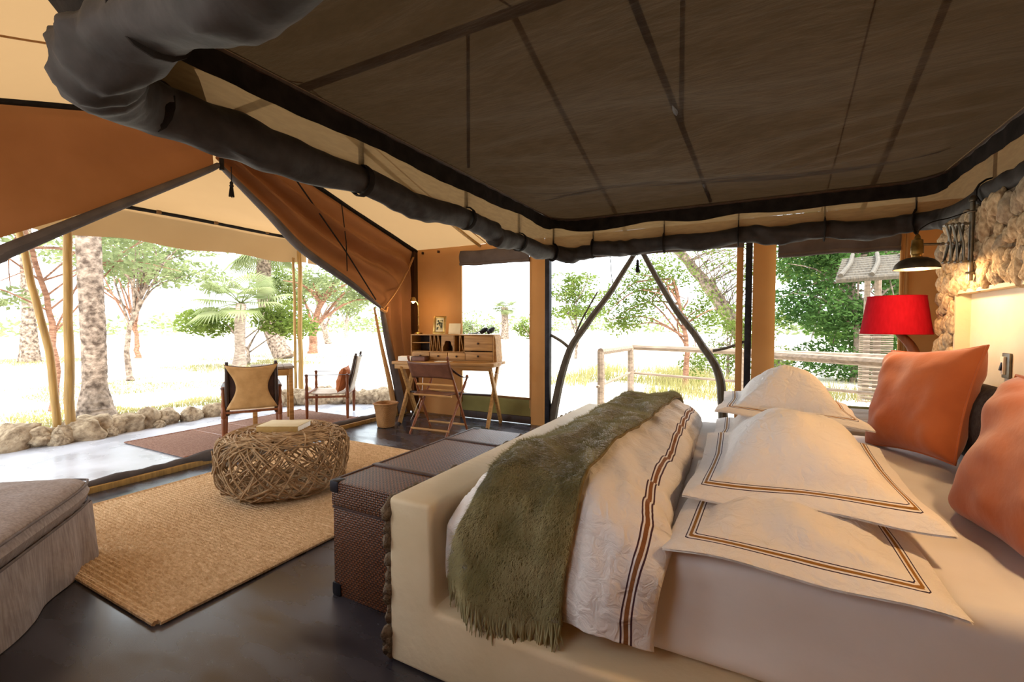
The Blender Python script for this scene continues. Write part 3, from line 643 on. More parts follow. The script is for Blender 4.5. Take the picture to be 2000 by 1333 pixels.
def sconce(label, y, watt, group='scissor wall sconces'):
    t = thing('wall_sconce', label, 'lamp', (.97, y, 1.5), 0, group)
    MB().tube([(-.015, 0, -.03), (-.015, 0, .37)], .011, 10).build('rod', 'metal', t)
    MB().lathe([(.0, .37), (.016, .372), (.018, .385), (.010, .4), (.0, .405)], 12, (-.015, 0, 0)).build('finial', 'metal', t)
    for z in (.01, .32):
        MB().tube([(-.015, 0, z), (.045, 0, z)], .008, 8).build('bracket', 'metal', t)
        MB().lathe([(.02, 0), (.022, .006), (.016, .012)], 12, (-.015, 0, z - .006)).build('collar', 'metal', t)
    for z in (.07, .262): MB().tube([(-.015, 0, z), (-.05, 0, z)], .006, 6).build('arm_link', 'metal', t)
    xs = [-.045 - .024 * i for i in range(4)]
    for i in range(3):
        for (za, zb, s) in ((.262, .07, .009), (.07, .262, -.009)):
            za2, zb2 = za, zb
            P = [(xs[i], s, za2), (xs[i] - .006, s * 1.6, (za2 + zb2) / 2), (xs[i + 1], s, zb2)]
            MB().tube(curve(P, 6), .0085, 8, flat=.7).build('scissor_bar', 'metal', t)
    for i in range(4):
        for z in (.07, .166, .262): MB().tube([(xs[i] - (.012 if z == .166 else 0), -.016, z), (xs[i] - (.012 if z == .166 else 0), .016, z)], .0085, 8).build('rivet', 'metal', t)
    MB().tube([(-.125, 0, .166), (-.205, 0, .17)], .007, 8).build('lamp_arm', 'metal', t)
    c = (-.228, 0, 0)
    MB().lathe([(.006, .225), (.012, .215), (.014, .2), (.024, .195), (.026, .165), (.028, .16), (.028, .12), (.024, .115), (.022, .1)], 20, c).build('socket', 'brass', t)
    MB().lathe([(.022, .105), (.045, .10), (.072, .088), (.090, .068), (.099, .045), (.1, .04), (.097, .04), (.088, .064), (.070, .083), (.044, .095), (.018, .099)], 36, c, cap=False).build('lamp_shade', 'metal', t)
    MB().lathe([(.0, .05), (.016, .056), (.024, .07), (.02, .085), (.010, .1)], 14, c).build('bulb', 'bulb', t)
    MB().tube(curve([(-.228, 0, .225), (-.22, 0, .25), (-.17, 0, .285), (-.10, .01, .30), (-.015, .01, .33)], 12), .003, 5).build('cord', 'black', t)
    l = bpy.data.lights.new('sconce_light', 'POINT'); l.energy = watt; l.color = (1, .64, .32); l.shadow_soft_size = .03
    lo = bpy.data.objects.new('sconce_light', l); COL.objects.link(lo); lo.parent = t; lo.location = (-.228, 0, .035)
sconce('bronze scissor-arm wall lamp on the stones above the orange cushions', 3.19, 5)
sconce('bronze scissor-arm wall lamp on the near end of the headboard', 1.55, 6)

# ------------------------------------------------------------------ woven trunk at the foot of the bed
tk = thing('cane_trunk', 'long dark woven cane trunk with leather straps at the foot of the bed', 'trunk', (-1.48, 2.05, 0))
TW, TL = .45, 1.21
MB().bbox((0, 0, .205), (TW, TL, .41), bev=.01).build('body', 'wicker', tk)
MB().bbox((0, 0, .475), (TW + .012, TL + .012, .115), bev=.014).build('lid', 'wicker', tk)
MB().bbox((0, 0, .412), (TW + .004, TL + .004, .012), bev=.003).build('lid_seam', 'leather_dark', tk)
for y in (-.335, .27):
    MB().bbox((0, y, .478), (TW + .022, .035, .122), bev=.006).build('strap', 'leather_dark', tk)
    MB().bbox((-TW / 2 - .004, y, .26), (.012, .03, .32), bev=.004).build('strap', 'leather_dark', tk)
for sx in (-1, 1):
    for sy in (-1, 1):
        MB().bbox((sx * (TW / 2 - .017), sy * (TL / 2 - .017), .508), (.055, .055, .055), bev=.01).build('corner_cap', 'iron', tk)
        MB().bbox((sx * (TW / 2 - .021), sy * (TL / 2 - .021), .03), (.055, .055, .06), bev=.01).build('corner_cap', 'iron', tk)
    MB().bbox((sx * (TW / 2 + .001), 0, .53), (.016, TL, .012), bev=.004).build('edge_binding', 'leather_dark', tk)

# ------------------------------------------------------------------ jute rug
M['jute'] = mat('jute_braid', '#dfbf98', '#b39068', .95, 30, (1.2, 3, 1), .3, .72, .5, 90, (1, 2.2, 1), 0, .05, detail=6)
RGX0, RGX1, RGY0, RGY1 = -3.96, -2.175, .95, 3.41
NR = 104
def rug(u, v):
    r = v * NR; row = int(min(r, NR - 1)); ph = r - row
    x = RGX0 + (RGX1 - RGX0) * u + .006 * nz(v * 40, 2) * (abs(2 * u - 1) > .99); y = RGY0 + (RGY1 - RGY0) * v + .004 * nz(u * 9, row * .7)
    h = .010 + .008 * math.sin(math.pi * ph) ** .6 + .003 * math.sin(u * 620 + row * 1.7) + .003 * nz(u * 60, row * 1.3)
    return (x, y, h)
rg = thing('jute_rug', 'large braided jute rug on the dark floor under the vine pouf', 'rug', ((RGX0 + RGX1) / 2, (RGY0 + RGY1) / 2, 0))
MB().grid(rug, 150, NR * 3).build('braid', 'jute', rg, world=True, edges=False)
for (a, b_) in (((RGX0, RGY0), (RGX1, RGY0)), ((RGX1, RGY0), (RGX1, RGY1)), ((RGX1, RGY1), (RGX0, RGY1)), ((RGX0, RGY1), (RGX0, RGY0))):
    for q in (0, 1):
        off = .014 * q
        d = Vector((b_[0] - a[0], b_[1] - a[1], 0)); n_ = Vector((d.y, -d.x, 0)).normalized()
        MB().tube([Vector((a[0], a[1], .011)) + d * (i / 60) + n_ * (off + .002 * nz(i * .6, q)) for i in range(61)], .011, 6).build('border_cord', 'jute', rg, world=True)

# ------------------------------------------------------------------ vine pouf and the book on it
pf = thing('vine_pouf', 'round pouf table woven from tangled vine strands on the jute rug', 'pouf', (-3.14, 2.22, .02))
rnd = random.Random(21)
def barrel(d, k):
    a = math.hypot(d.x, d.y); n_ = 4.4; s = (abs(a / .455) ** n_ + abs(d.z / .225) ** n_) ** (-1 / n_); p = d * s * k
    return Vector((p.x, p.y, max(.006, p.z + .22)))
b = MB()
for i in range(250):
    ph_ = rnd.uniform(0, 6.28); ax = Vector((math.cos(ph_), math.sin(ph_), rnd.uniform(.35, 1.1))).normalized(); u_ = ax.orthogonal().normalized(); v_ = ax.cross(u_)
    a0 = rnd.uniform(0, 6.28); ln = rnd.uniform(1.2, 2.9); k = rnd.uniform(.93, 1.01); n_ = 18; wob = rnd.uniform(-.18, .18); p_ = []
    for j in range(n_ + 1):
        a = a0 + ln * j / n_; d = (u_ * math.cos(a) + v_ * math.sin(a) + ax * wob * math.sin(2.3 * a + i)).normalized(); d.z *= .8
        p_.append(barrel(d.normalized(), k + .02 * math.sin(a * 6 + i)))
    b.tube(p_, rnd.uniform(.004, .0066), 5)
for i in range(100):                                              # denser curls round the top
    a0 = rnd.uniform(0, 6.28); rr = rnd.uniform(.05, .42); p_ = []
    for j in range(11):
        a = a0 + .09 * j * (1 + .2 * i % 3); q = rr + .04 * math.sin(j * .8 + i)
        d = Vector((q * math.cos(a), q * math.sin(a), .19 + .03 * math.sin(j * .6 + i * 2))); p_.append(barrel(d.normalized(), .985 + .025 * math.sin(j + i)))
    b.tube(p_, rnd.uniform(.004, .0062), 5)
b.build('woven_vines', 'straw', pf, kind='stuff')
MB().tube([(.30 * math.cos(k / 40 * 6.2832), .30 * math.sin(k / 40 * 6.2832), .012) for k in range(41)], .012, 8, cap=False).build('base_ring', 'straw', pf)
bk = thing('book', 'thick pale-covered book lying flat on the vine pouf', 'book', (-3.10, 2.20, .46), R(28))
MB().bbox((0, 0, .003), (.30, .225, .006), bev=.002).build('cover', 'book', bk)
MB().bbox((0, .004, .0245), (.29, .21, .037), bev=.003).build('pages', 'white', bk)
MB().bbox((0, 0, .046), (.30, .225, .006), bev=.002).build('cover', 'cream', bk)
MB().bbox((0, -.111, .0245), (.30, .006, .045), bev=.002).build('spine', 'book', bk)

# ------------------------------------------------------------------ slip-covered ottoman
ot = thing('ottoman', 'taupe slipcovered ottoman with a plump piped seat cushion', 'ottoman', (-3.13, 1.08, 0), math.atan2(-.64, .77))
OW, OD = 1.25, .95                                                # local x along the front edge, local -y away from it
def skirt(u, v):
    P = [(0, 0), (OW, 0), (OW, -OD), (0, -OD), (0, 0)]; t = u * 4; k = min(int(t), 3); f = t - k
    x = P[k][0] + (P[k + 1][0] - P[k][0]) * f; y = P[k][1] + (P[k + 1][1] - P[k][1]) * f
    fl = (1 - v) * (.02 + .014 * math.sin(u * 110 + 4 * nz(u * 9)) + .01 * nz(u * 30))
    cx, cyy = x - OW / 2, y + OD / 2; l = max(abs(cx) / OW, abs(cyy) / OD)
    return (x + (fl * (1 if cx > 0 else -1) if k in (1, 3) else 0), y + (fl * (1 if k == 0 else -1) if k in (0, 2) else 0), .004 + .30 * v)
MB().grid(skirt, 240, 10).build('skirt', 'otto', ot, edges=False)
MB().box((OW / 2, -OD / 2, .15), (OW - .04, OD - .04, .29)).build('frame', 'otto', ot, False)
def cush(sg):
    def g(u, v):
        p, q = 2 * u - 1, 2 * v - 1; rr = (1 - abs(p) ** 12) ** .4 * (1 - abs(q) ** 12) ** .4 if abs(p) < 1 and abs(q) < 1 else 0
        x = OW / 2 + p * (OW / 2 + .04) * (1 - .07 * q ** 6); y = -OD / 2 + q * (OD / 2 + .04) * (1 - .09 * p ** 6)
        h = .075 * rr + (.045 * (1 - p * p) * (1 - q * q) if sg > 0 else 0) + (.008 * fbm(p * 4, q * 4, 3) if sg > 0 else 0) * rr + .006 * math.sin(p * 40 + 5 * nz(q * 3)) * abs(q) ** 4 * rr
        return (x, y, .375 + sg * h)
    return g
b = MB(); b.grid(cush(1), 48, 48, flip=False); b.grid(cush(-1), 48, 48, flip=True); b.build('seat_cushion', 'otto', ot, edges=False)
def rimline(z, e):
    out = []
    for a, b_ in (((-1, 1), (1, 1)), ((1, 1), (1, -1)), ((1, -1), (-1, -1)), ((-1, -1), (-1, 1))):
        for k in range(30):
            p, q = a[0] + (b_[0] - a[0]) * k / 30, a[1] + (b_[1] - a[1]) * k / 30
            out.append(Vector((OW / 2 + p * (OW / 2 + e) * (1 - .07 * q ** 6), -OD / 2 + q * (OD / 2 + e) * (1 - .09 * p ** 6), z)))
    return out + [out[0]]
M['pipe'] = mat('taupe_piping', '#5f5552', '#6f6460', .9, 20)
for z in (.325, .42):
    MB().tube(rimline(z, .034), .006, 6, cap=False).build('piping', 'pipe', ot)

# ------------------------------------------------------------------ porch mat
pm = thing('porch_mat', 'faded brown woven mat on the porch under the safari chairs', 'rug', (-5.23, 3.33, 0))
M['mat'] = mat('faded_woven_mat', '#9a7b6c', '#7c5d50', .95, 40, (1, 4, 1), .3, .7, .5, 110, (1, 3, 1), 0, .05)
MB().grid(lambda u, v: (-.585 + 1.17 * u, -1.05 + 2.1 * v, .008 + .003 * math.sin(v * 420) + .002 * nz(u * 20, v * 30)), 40, 200).build('weave', 'mat', pm, edges=False, solid=.006)
for x in (-.57, .57): MB().tube([(x, -1.05 + 2.1 * i / 30, .01) for i in range(31)], .008, 6).build('binding', 'wood_red', pm)
for y in (-.4, .0): MB().bbox((.0, y, .013), (1.1, .022, .006), bev=.002).build('stripe_band', 'wood_red', pm)

# ------------------------------------------------------------------ safari chairs and side table on the porch
def turned(z0, z1, c=(0, 0), s=1.):
    h = z1 - z0; pr = [(.014, 0), (.017, .05), (.020, .25), (.024, .42), (.019, .44), (.024, .46), (.024, .60), (.018, .62), (.023, .66), (.015, .78), (.021, .88), (.016, .92), (.022, .96), (.014, 1.)]
    return MB().lathe([(r_ * s, z0 + h * t) for r_, t in pr], 12, (c[0], c[1], 0))
def safari(label, loc, rz, back_m, cushion_on):
    t = thing('safari_chair', label, 'chair', loc, rz, 'safari chairs on the porch')
    W_, D_ = .26, .25
    for sx in (-1, 1):
        for sy in (-1, 1):
            turned(.012, .60, (sx * W_, sy * D_)).build('leg', 'wood_red', t)
        MB().bbox((sx * W_, 0, .30), (.026, 2 * D_, .028), bev=.006).build('side_rail', 'wood_red', t)
        MB().bbox((sx * W_, 0, .585), (.05, 2 * D_ + .07, .006), bev=.002).build('arm_strap', 'leather_dark', t)
        P = [(sx * (W_ - .035), -D_ + .02, .30), (sx * (W_ - .035), -D_ - .05, .58), (sx * (W_ - .04), -D_ - .11, .86)]
        MB().tube(curve(P, 10), [.018, .02, .021, .021, .02, .02, .02, .019, .018, .017, .015], 8).build('back_post', 'wood_dark', t)
    for sy in (-1, 1): MB().bbox((0, sy * D_, .345 if sy > 0 else .33), (2 * W_, .028, .026), bev=.006).build('cross_rail', 'wood_red', t)
    def seat(u, v): return (-W_ + 2 * W_ * u, -D_ + 2 * D_ * v, .35 - .035 * math.sin(math.pi * u) - .01 * math.sin(math.pi * v))
    MB().grid(seat, 16, 12).build('seat', back_m, t, solid=.008)
    def backp(u, v, hour, off):
        z = .36 + .47 * v; p = 2 * u - 1; wv = (W_ - .02) * (1 - hour * math.sin(math.pi * min(1, v * .95 + .03)) ** 1.4)
        yy = -D_ + .02 - (z - .30) / .56 * .13
        return (p * wv, yy + off - .02 * (1 - p * p), z - .03 * (1 - p * p) * ss(.8, 1, v))
    MB().grid(lambda u, v: backp(u, v, .06, .016), 14, 16).build('back_sling', 'leather_dark' if not cushion_on else back_m, t, solid=.006)
    MB().grid(lambda u, v: backp(u, v, .40, -.022), 14, 16).build('back_panel', back_m, t, solid=.006)
    MB().tube([backp(i / 12, 1, .06, -.004) for i in range(13)], .007, 6).build('back_piping', 'leather_dark', t)
    return t
safari('safari chair with a tan leather back turned toward the tent', (-4.90, 3.09, 0), R(58), 'leather_tan', False)
M['canvas_pale'] = mat('pale_canvas', '#d6cabb', '#c6b8a6', .85, 8, bump=.1, bscale=120)
safari('safari chair seen side on holding a rust cushion', (-5.07, 4.30, 0), R(128.5), 'canvas_pale', True)
M['rust'] = mat('rust_cloth', '#b0683c', '#95552f', .85, 8, bump=.2, bscale=60)
f2 = Vector((-math.sin(R(128.5)), math.cos(R(128.5)), 0)); w2 = Vector((math.cos(R(128.5)), math.sin(R(128.5)), 0))
cushion('scatter_cushion', 'small rust cushion propped in the side-on safari chair', tuple(Vector((-5.07, 4.30, .505)) - f2 * .155), w2, (f2 * -.25 + Vector((0, 0, 1))), .19, .165, .06, 'rust', 5.)
tb = thing('side_table', 'small square wooden table between the two safari chairs', 'table', (-5.44, 3.70, 0), R(58))
for i in range(4): MB().bbox((-.18 + .12 * i, 0, .705), (.116, .48, .028), bev=.005).build('plank', 'rail', tb)
for sx in (-1, 1):
    for sy in (-1, 1): MB().bbox((sx * .2, sy * .2, .346), (.05, .05, .69), bev=.006).build('leg', 'wood', tb)
    MB().bbox((sx * .2, 0, .64), (.03, .36, .08), bev=.005).build('apron', 'wood', tb)
    MB().bbox((0, sx * .2, .64), (.36, .03, .08), bev=.005).build('apron', 'wood', tb)

# ------------------------------------------------------------------ writing desk with hutch
dk = thing('writing_desk', 'wooden campaign desk on crossed legs with a pigeonhole hutch', 'desk', (-4.0, 4.31, 0), R(11.5))
DL, DD = 1.34, .46
for i in range(3): MB().bbox((DL / 2, .075 + .152 * i, .765), (DL, .15, .036), bev=.005).build('top_plank', 'wood', dk)
MB().bbox((DL / 2, .03, .72), (DL - .06, .025, .055), bev=.004).build('apron', 'wood', dk)
for x in (.09, DL - .09):
    for (y0, y1, dx) in ((.02, DD - .02, 0), (DD - .02, .02, .035)):
        a, b_ = Vector((x + dx, y0, .0)), Vector((x + dx, y1, .74)); d = b_ - a
        MB().bbox((a + b_) / 2, (.032, .062, d.length - .03), (-math.atan2(d.y, d.z), 0, 0), bev=.005).build('crossed_leg', 'wood', dk)
    MB().bbox((x + .01, DD / 2, .735), (.05, DD - .04, .03), bev=.004).build('bearer', 'wood', dk)
MB().bbox((DL / 2, DD / 2, .38), (DL - .16, .05, .022), bev=.004).build('stretcher', 'wood_dark', dk)
hx0, hx1, hy0, hy1, hz0, hz1 = .16, 1.27, .20, .45, .784, 1.115
def hbx(c, s, name='divider', m='wood', par=None, bev=.003): return MB().bbox(c, s, bev=bev).build(name, m, par or dk)
hc = hbx(((hx0 + hx1) / 2, hy1 - .006, (hz0 + hz1) / 2), (hx1 - hx0, .012, hz1 - hz0), 'hutch_back', 'wood_dark')
hbx(((hx0 + hx1) / 2, (hy0 + hy1) / 2, hz1 - .006), (hx1 - hx0 + .01, hy1 - hy0, .014), 'hutch_top')
hbx(((hx0 + hx1) / 2, (hy0 + hy1) / 2, hz0 + .006), (hx1 - hx0, hy1 - hy0, .012), 'hutch_bottom')
zs = hz0 + .115
hbx(((hx0 + .88) / 2, (hy0 + hy1) / 2 + .002, zs), (.88 - hx0, hy1 - hy0 - .01, .010), 'shelf')
for x in (hx0 + .005, hx1 - .006): hbx((x, (hy0 + hy1) / 2, (hz0 + hz1) / 2), (.014, hy1 - hy0, hz1 - hz0), 'hutch_side')
for x in (.42, .58, .75, .82, .885): hbx((x, (hy0 + hy1) / 2 + .004, (zs + hz1) / 2), (.010, hy1 - hy0 - .02, hz1 - zs), 'divider')
hbx(((hx0 + .42) / 2, (hy0 + hy1) / 2 + .004, (zs + hz1) / 2 + .002), (.28, hy1 - hy0 - .02, .010), 'shelf')
for i in range(3):
    x = .445 + .052 * i
    MB().bbox((x, hy0 + .02, (zs + hz1) / 2), (.006, .03, .2), (0, -.14, 0), bev=.001).build('slat', 'wood', dk)
    if i < 2: MB().bbox((x + .026, hy0 + .03, (zs + hz1) / 2), (.006, .03, .2), bev=.001).build('slat', 'wood', dk)
MB().bbox((.855, hy0 + .02, (zs + hz1) / 2), (.006, .03, .2), (0, -.2, 0), bev=.001).build('slat', 'wood', dk)
ap = [(.585, zs), (.745, zs), (.745, hz1 - .012), (.585, hz1 - .012)]
arch = [(.60, zs)] + [(.665 - .062 * math.cos(math.pi * i / 14) * (1 + .12 * math.cos(6 * math.pi * i / 14)), zs + .05 + .085 * math.sin(math.pi * i / 14) * (1 + .1 * abs(math.cos(3 * math.pi * i / 14)))) for i in range(15)] + [(.73, zs)]
b = MB()                                                          # arched front: strip between arch and frame
fr_pts = [(.585, zs)] + [(.585 + .16 * i / 14, hz1 - .012) for i in range(15)] + [(.745, zs)]
for y in (hy0 + .01, hy0 + .022):
    b.quadstrip([[(p[0], y, p[1]) for p in arch], [(p[0], y, p[1]) for p in fr_pts]], closed=False, cap=False)
b.build('arch_panel', 'wood', dk, False)
def drawer(x0, x1, z0, z1):
    d = MB().bbox(((x0 + x1) / 2, hy0 + .008, (z0 + z1) / 2), (x1 - x0 - .008, .02, z1 - z0 - .008), bev=.003).build('drawer', 'wood', dk)
    MB().lathe([(.006, 0), (.006, .008), (.013, .012), (.013, .018), (.004, .023)], 10).build('knob', 'wood_dark', d)
    k = d.children[0]; k.location = ((x0 + x1) / 2, hy0 - .001, (z0 + z1) / 2); k.rotation_euler = (R(90), 0, 0)
for i in range(3): drawer(hx0 + .012 + .248 * i, hx0 + .26 + .248 * i, hz0 + .012, zs - .004)
drawer(.89, hx1 - .012, hz0 + .012, hz0 + .125); drawer(.89, hx1 - .012, hz0 + .13, hz1 - .012)
MB().prism([(hx1, hz0), (hx1 + .03, hz0), (hx1 + .012, hz1 - .05), (hx1, hz1)], hy0 + .03, hy1, 'y').build('hutch_cheek', 'wood', dk, False)
DM = Matrix.Translation(dk.location) @ dk.rotation_euler.to_matrix().to_4x4()
def dp(x, y, z): return tuple(DM @ Vector((x, y, z)))
# things on the hutch and the desk
cl_ = thing('desk_lamp', 'slender brass desk lamp with a glowing bare bulb on the hutch', 'lamp', dp(.20, .33, hz1 + .002))
MB().lathe([(.05, 0), (.055, .008), (.045, .018), (.012, .03)], 20).build('base', 'brass', cl_)
MB().lathe([(.006, .028), (.006, .10), (.012, .11), (.006, .12), (.006, .22), (.011, .23), (.006, .24), (.006, .36), (.010, .37), (.005, .38)], 10).build('stem', 'brass', cl_)
MB().tube(curve([(0, 0, .375), (-.015, -.01, .41), (-.045, -.02, .42), (-.06, -.03, .405)], 8), .005, 6).build('arm', 'brass', cl_)
MB().lathe([(.008, 0), (.016, .012), (.021, .03), (.018, .05), (.008, .062)], 14, (-.06, -.03, .395)).build('bulb', 'bulb', cl_)
MB().lathe([(.024, .055), (.036, .03), (.046, .0), (.045, .0), (.034, .03), (.022, .054)], 18, (-.06, -.03, .42), cap=False).build('lamp_shade', 'brass', cl_)
l = bpy.data.lights.new('desk_lamp_light', 'POINT'); l.energy = 2.2; l.color = (1, .6, .25); l.shadow_soft_size = .03
lo = bpy.data.objects.new('desk_lamp_light', l); COL.objects.link(lo); lo.parent = cl_; lo.location = (-.06, -.05, .385)
pfm = thing('picture_frame', 'gold picture frame with a dark print leaning on the hutch', 'picture', dp(.475, .36, hz1 + .002), R(11.5))
E3 = (R(-10), 0, 0)
for c, s in (((0, 0, .015), (.17, .016, .03)), ((0, .038, .215), (.17, .016, .03))): MB().bbox(c, s, E3, bev=.004).build('frame_bar', 'brass', pfm)
for x in (-.07, .07): MB().bbox((x, .019, .115), (.03, .016, .2), E3, bev=.004).build('frame_bar', 'brass', pfm)
M['mount'] = mat('cream_mount', '#d8cba0', None, .8)
MB().bbox((0, .023, .115), (.115, .006, .18), E3, bev=.001).build('mount', 'mount', pfm)
M['print'] = mat('dark_botanical_print', '#c4b88c', '#2f3322', .8, 26, lo=.44, hi=.52)
MB().bbox((0, .019, .118), (.078, .006, .13), E3, bev=.001).build('print', 'print', pfm)
cd = thing('note_card', 'blank cream card propped upright on the hutch', 'card', dp(.70, .33, hz1 + .002), R(11.5))
MB().bbox((0, .012, .068), (.16, .005, .135), (R(-9), 0, 0), bev=.001).build('card', 'cream', cd)
MB().bbox((0, .035, .05), (.05, .004, .105), (R(18), 0, 0), bev=.001).build('strut', 'cream', cd)
bn = thing('binoculars', 'black binoculars lying with their strap on the hutch', 'binoculars', dp(1.05, .31, hz1 + .003), R(11.5))
for x, a in ((.02, .5), (.12, .35)):
    d = Vector((math.sin(a) * .9, .5, .35)).normalized()
    MB().tube([Vector((x, -.02, .022)) + d * t for t in (0, .03, .032, .075, .08, .10)], [.024, .024, .03, .03, .022, .022], 14).build('barrel', 'iron', bn)
MB().tube([(.035, .02, .045), (.135, .02, .045)], .012, 8).build('bridge', 'iron', bn)
MB().tube(curve([(.0, 0, .012), (-.06, -.03, .012), (-.13, -.02, .012), (-.15, .04, .012), (-.07, .05, .014), (-.02, .03, .03)], 24), .012, 6, flat=.5).build('strap', 'iron', bn)
bx = thing('paper_stack', 'stack of white papers on the desk top', 'papers', dp(.14, .12, .785), R(16))
for i in range(3): MB().bbox((0, 0, .010 + .019 * i), (.17, .13, .018), (0, 0, .05 * i), bev=.003).build('sheaf', 'white', bx)
bx = thing('notebook', 'dark leather notebook box beside the white papers on the desk', 'book', dp(.33, .13, .785), R(14))
MB().bbox((0, 0, .028), (.17, .13, .05), bev=.006).build('block', 'leather_brown', bx); MB().bbox((0, 0, .056), (.18, .14, .007), bev=.002).build('cover', 'leather_dark', bx)
bx = thing('paper_sheet', 'single sheet of paper lying flat on the desk', 'paper', dp(.66, .10, .784), R(14)); MB().bbox((0, 0, .003), (.2, .12, .003), bev=.001).build('sheet', 'white', bx)
pc = thing('power_cord', 'thin pale power cord hanging down the end of the desk', 'cord', dp(DL, .3, .4))
MB().tube(curve([dp(1.20, .46, 1.08), dp(DL + .02, .40, 1.05), dp(DL + .03, .28, .95), dp(DL + .03, .2, .78), dp(DL + .02, .15, .66), dp(DL - .1, .1, .66)], 30), .004, 5).build('cable', 'white', pc, world=True)
pc2 = thing('lamp_flex', 'pale lamp flex trailing behind the left desk leg to the floor', 'cord', dp(.2, .47, 0))
MB().tube(curve([dp(.2, .475, 1.1), dp(.18, .48, .6), dp(.25, .3, .35), dp(.2, .2, .12), dp(.12, .25, .006)], 30), .004, 5).build('cable', 'white', pc2, world=True)
# folding chair at the desk
dc = thing('folding_chair', 'folding campaign chair with brown leather back at the writing desk', 'chair', (-3.19, 4.18, 0), R(4))
for sx in (-.255, .255):
    for (a, b_, r_) in (((-.20, .87), (.22, .012), .016), ((.25, .62), (-.21, .012), .016)):
        n_ = 22; P = [(sx + (.018 if r_ and a[1] < .7 else 0) * (-1 if sx > 0 else 1), a[0] + (b_[0] - a[0]) * i / n_, a[1] + (b_[1] - a[1]) * i / n_) for i in range(n_ + 1)]
        MB().tube(P, [r_ * (.75 + .3 * (i % 7 in (2, 3, 4)) + .12 * (i % 7 == 0)) for i in range(n_ + 1)], 8).build('frame_post', 'wood_red', dc)
    MB().lathe([(.0, .0), (.017, .008), (.019, .02), (.012, .033), (.0, .038)], 10, (sx + .018 * (-1 if sx > 0 else 1), .25, .62)).build('finial', 'wood_red', dc)
    MB().lathe([(.0, .0), (.015, .008), (.016, .018), (.010, .03), (.0, .034)], 10, (sx, -.2, .865)).build('finial', 'wood_red', dc)
    MB().tube(curve([(sx, -.155, .77), (sx, .0, .69), (sx, .13, .64), (sx, .25, .625)], 10), .024, 6, flat=.2).build('arm_strap', 'leather_dark', dc)
for y, z in ((-.165, .075), (.185, .085), (-.05, .56), (.15, .47), (-.115, .45)): MB().tube([(-.25, y, z), (.25, y, z)], [.013, .013], 8).build('stretcher', 'wood', dc)
MB().grid(lambda u, v: (-.24 + .48 * u, -.12 + .30 * v, .47 - .03 * math.sin(math.pi * u) - .0 * v), 14, 10).build('seat', 'leather_brown', dc, solid=.01)
def dback(u, v):
    z = .64 + .19 * v; y = -.20 + (.87 - z) * .49 - .018
    return (-.27 + .54 * u, y - .012 * math.sin(math.pi * u), z + .012 * math.sin(math.pi * u) * (1 - 2 * v))
MB().grid(dback, 16, 8).build('backrest', 'leather_brown', dc, solid=.014)
# waste basket
wb = thing('waste_basket', 'small woven waste basket on the floor by the door curtain', 'basket', (-3.95, 4.15, 0))
def sq(r, z): return [(r * (1 - .06 * math.cos(4 * a)) * math.cos(a), r * (1 - .06 * math.cos(4 * a)) * math.sin(a), z) for a in [2 * math.pi * k / 28 for k in range(28)]]
MB().quadstrip([sq(r, z) for r, z in ((.06, .006), (.093, .006), (.098, .02), (.112, .14), (.132, .27), (.137, .285), (.134, .295), (.124, .285), (.104, .14), (.088, .02), (.03, .016))]).build('basket_body', 'basket', wb)
MB().tube(sq(.134, .288) + [sq(.134, .288)[0]], .011, 8, cap=False).build('rim', 'basket', wb)
# ------------------------------------------------------------------ outside: branches, railing, hut
ba = thing('branch_arch', 'two bent branches leaning together in the side opening as an arch', 'branches', (-1.2, YW + .05, 0))
def limb(ctrl, r0, r1, name, m, par, n=24, j=.012):
    P = curve(ctrl, n); MB().tube([p + Vector((j * nz(i * .3, r0 * 99), j * nz(i * .3, 7, r0 * 77), 0)) for i, p in enumerate(P)], [r0 + (r1 - r0) * i / n for i in range(n + 1)], 8).build(name, m, par, world=True)
YB = YW + .03
limb([(-2.2, YB, 0), (-2.14, YB, .35), (-1.99, YB, .9), (-1.74, YB, 1.265), (-1.44, YB, 1.67), (-1.2, YB, 2.06)], .058, .026, 'branch', 'branch', ba)
limb([(-.29, YB, 0), (-.31, YB, .5), (-.363, YB, .79), (-.564, YB, 1.103), (-.826, YB, 1.483), (-1.13, YB, 2.04)], .05, .028, 'branch', 'branch', ba)
limb([(-2.22, YB, 1.11), (-2.08, YB, 1.04), (-1.96, YB, .95)], .018, .02, 'twig', 'branch', ba, 8)
limb([(-1.96, YB, .95), (-1.84, YB, 1.25), (-1.63, YB, 1.62)], .016, .008, 'twig', 'branch', ba, 8)
limb([(-.41, YB, .97), (-.28, YB, 1.0), (-.11, YB, 1.07)], .016, .014, 'twig', 'branch', ba, 8)
limb([(-1.5, YB, 2.05), (-1.46, YB, 1.75), (-1.38, YB, 1.45)], .005, .004, 'twig', 'branch', ba, 8)
rn = thing('pole_railing', 'weathered pole railing round the deck outside the side opening', 'railing', (-.5, 7, 0))
limb([(-1.92, 6.2, .86), (-1.80, 7.5, .86)], .05, .045, 'top_rail', 'rail', rn, 10); limb([(-1.82, 7.5, .87), (-.2, 7.3, .85), (1.4, 6.75, .85), (2.4, 6.4, .85)], .045, .045, 'top_rail', 'rail', rn)
limb([(-.1, 6.75, .86), (.2, 6.6, .855), (1.3, 5.82, .85), (2., 5.4, .85)], .05, .05, 'top_rail', 'rail', rn)
limb([(-1.93, 6.1, .38), (-1.8, 7.5, .46), (-1.78, 7.6, .47)], .02, .018, 'lower_rail', 'rail', rn, 10); limb([(-1.8, 7.5, .45), (-.2, 7.3, .42), (1.4, 6.75, .42)], .02, .02, 'lower_rail', 'rail', rn)
for x, y in ((-1.92, 6.2), (-1.81, 7.45), (-.2, 7.3), (1.38, 6.75), (1.25, 5.85)): limb([(x, y, -.06), (x + .01, y, .4), (x, y, .86)], .055, .05, 'post', 'rail', rn, 8)
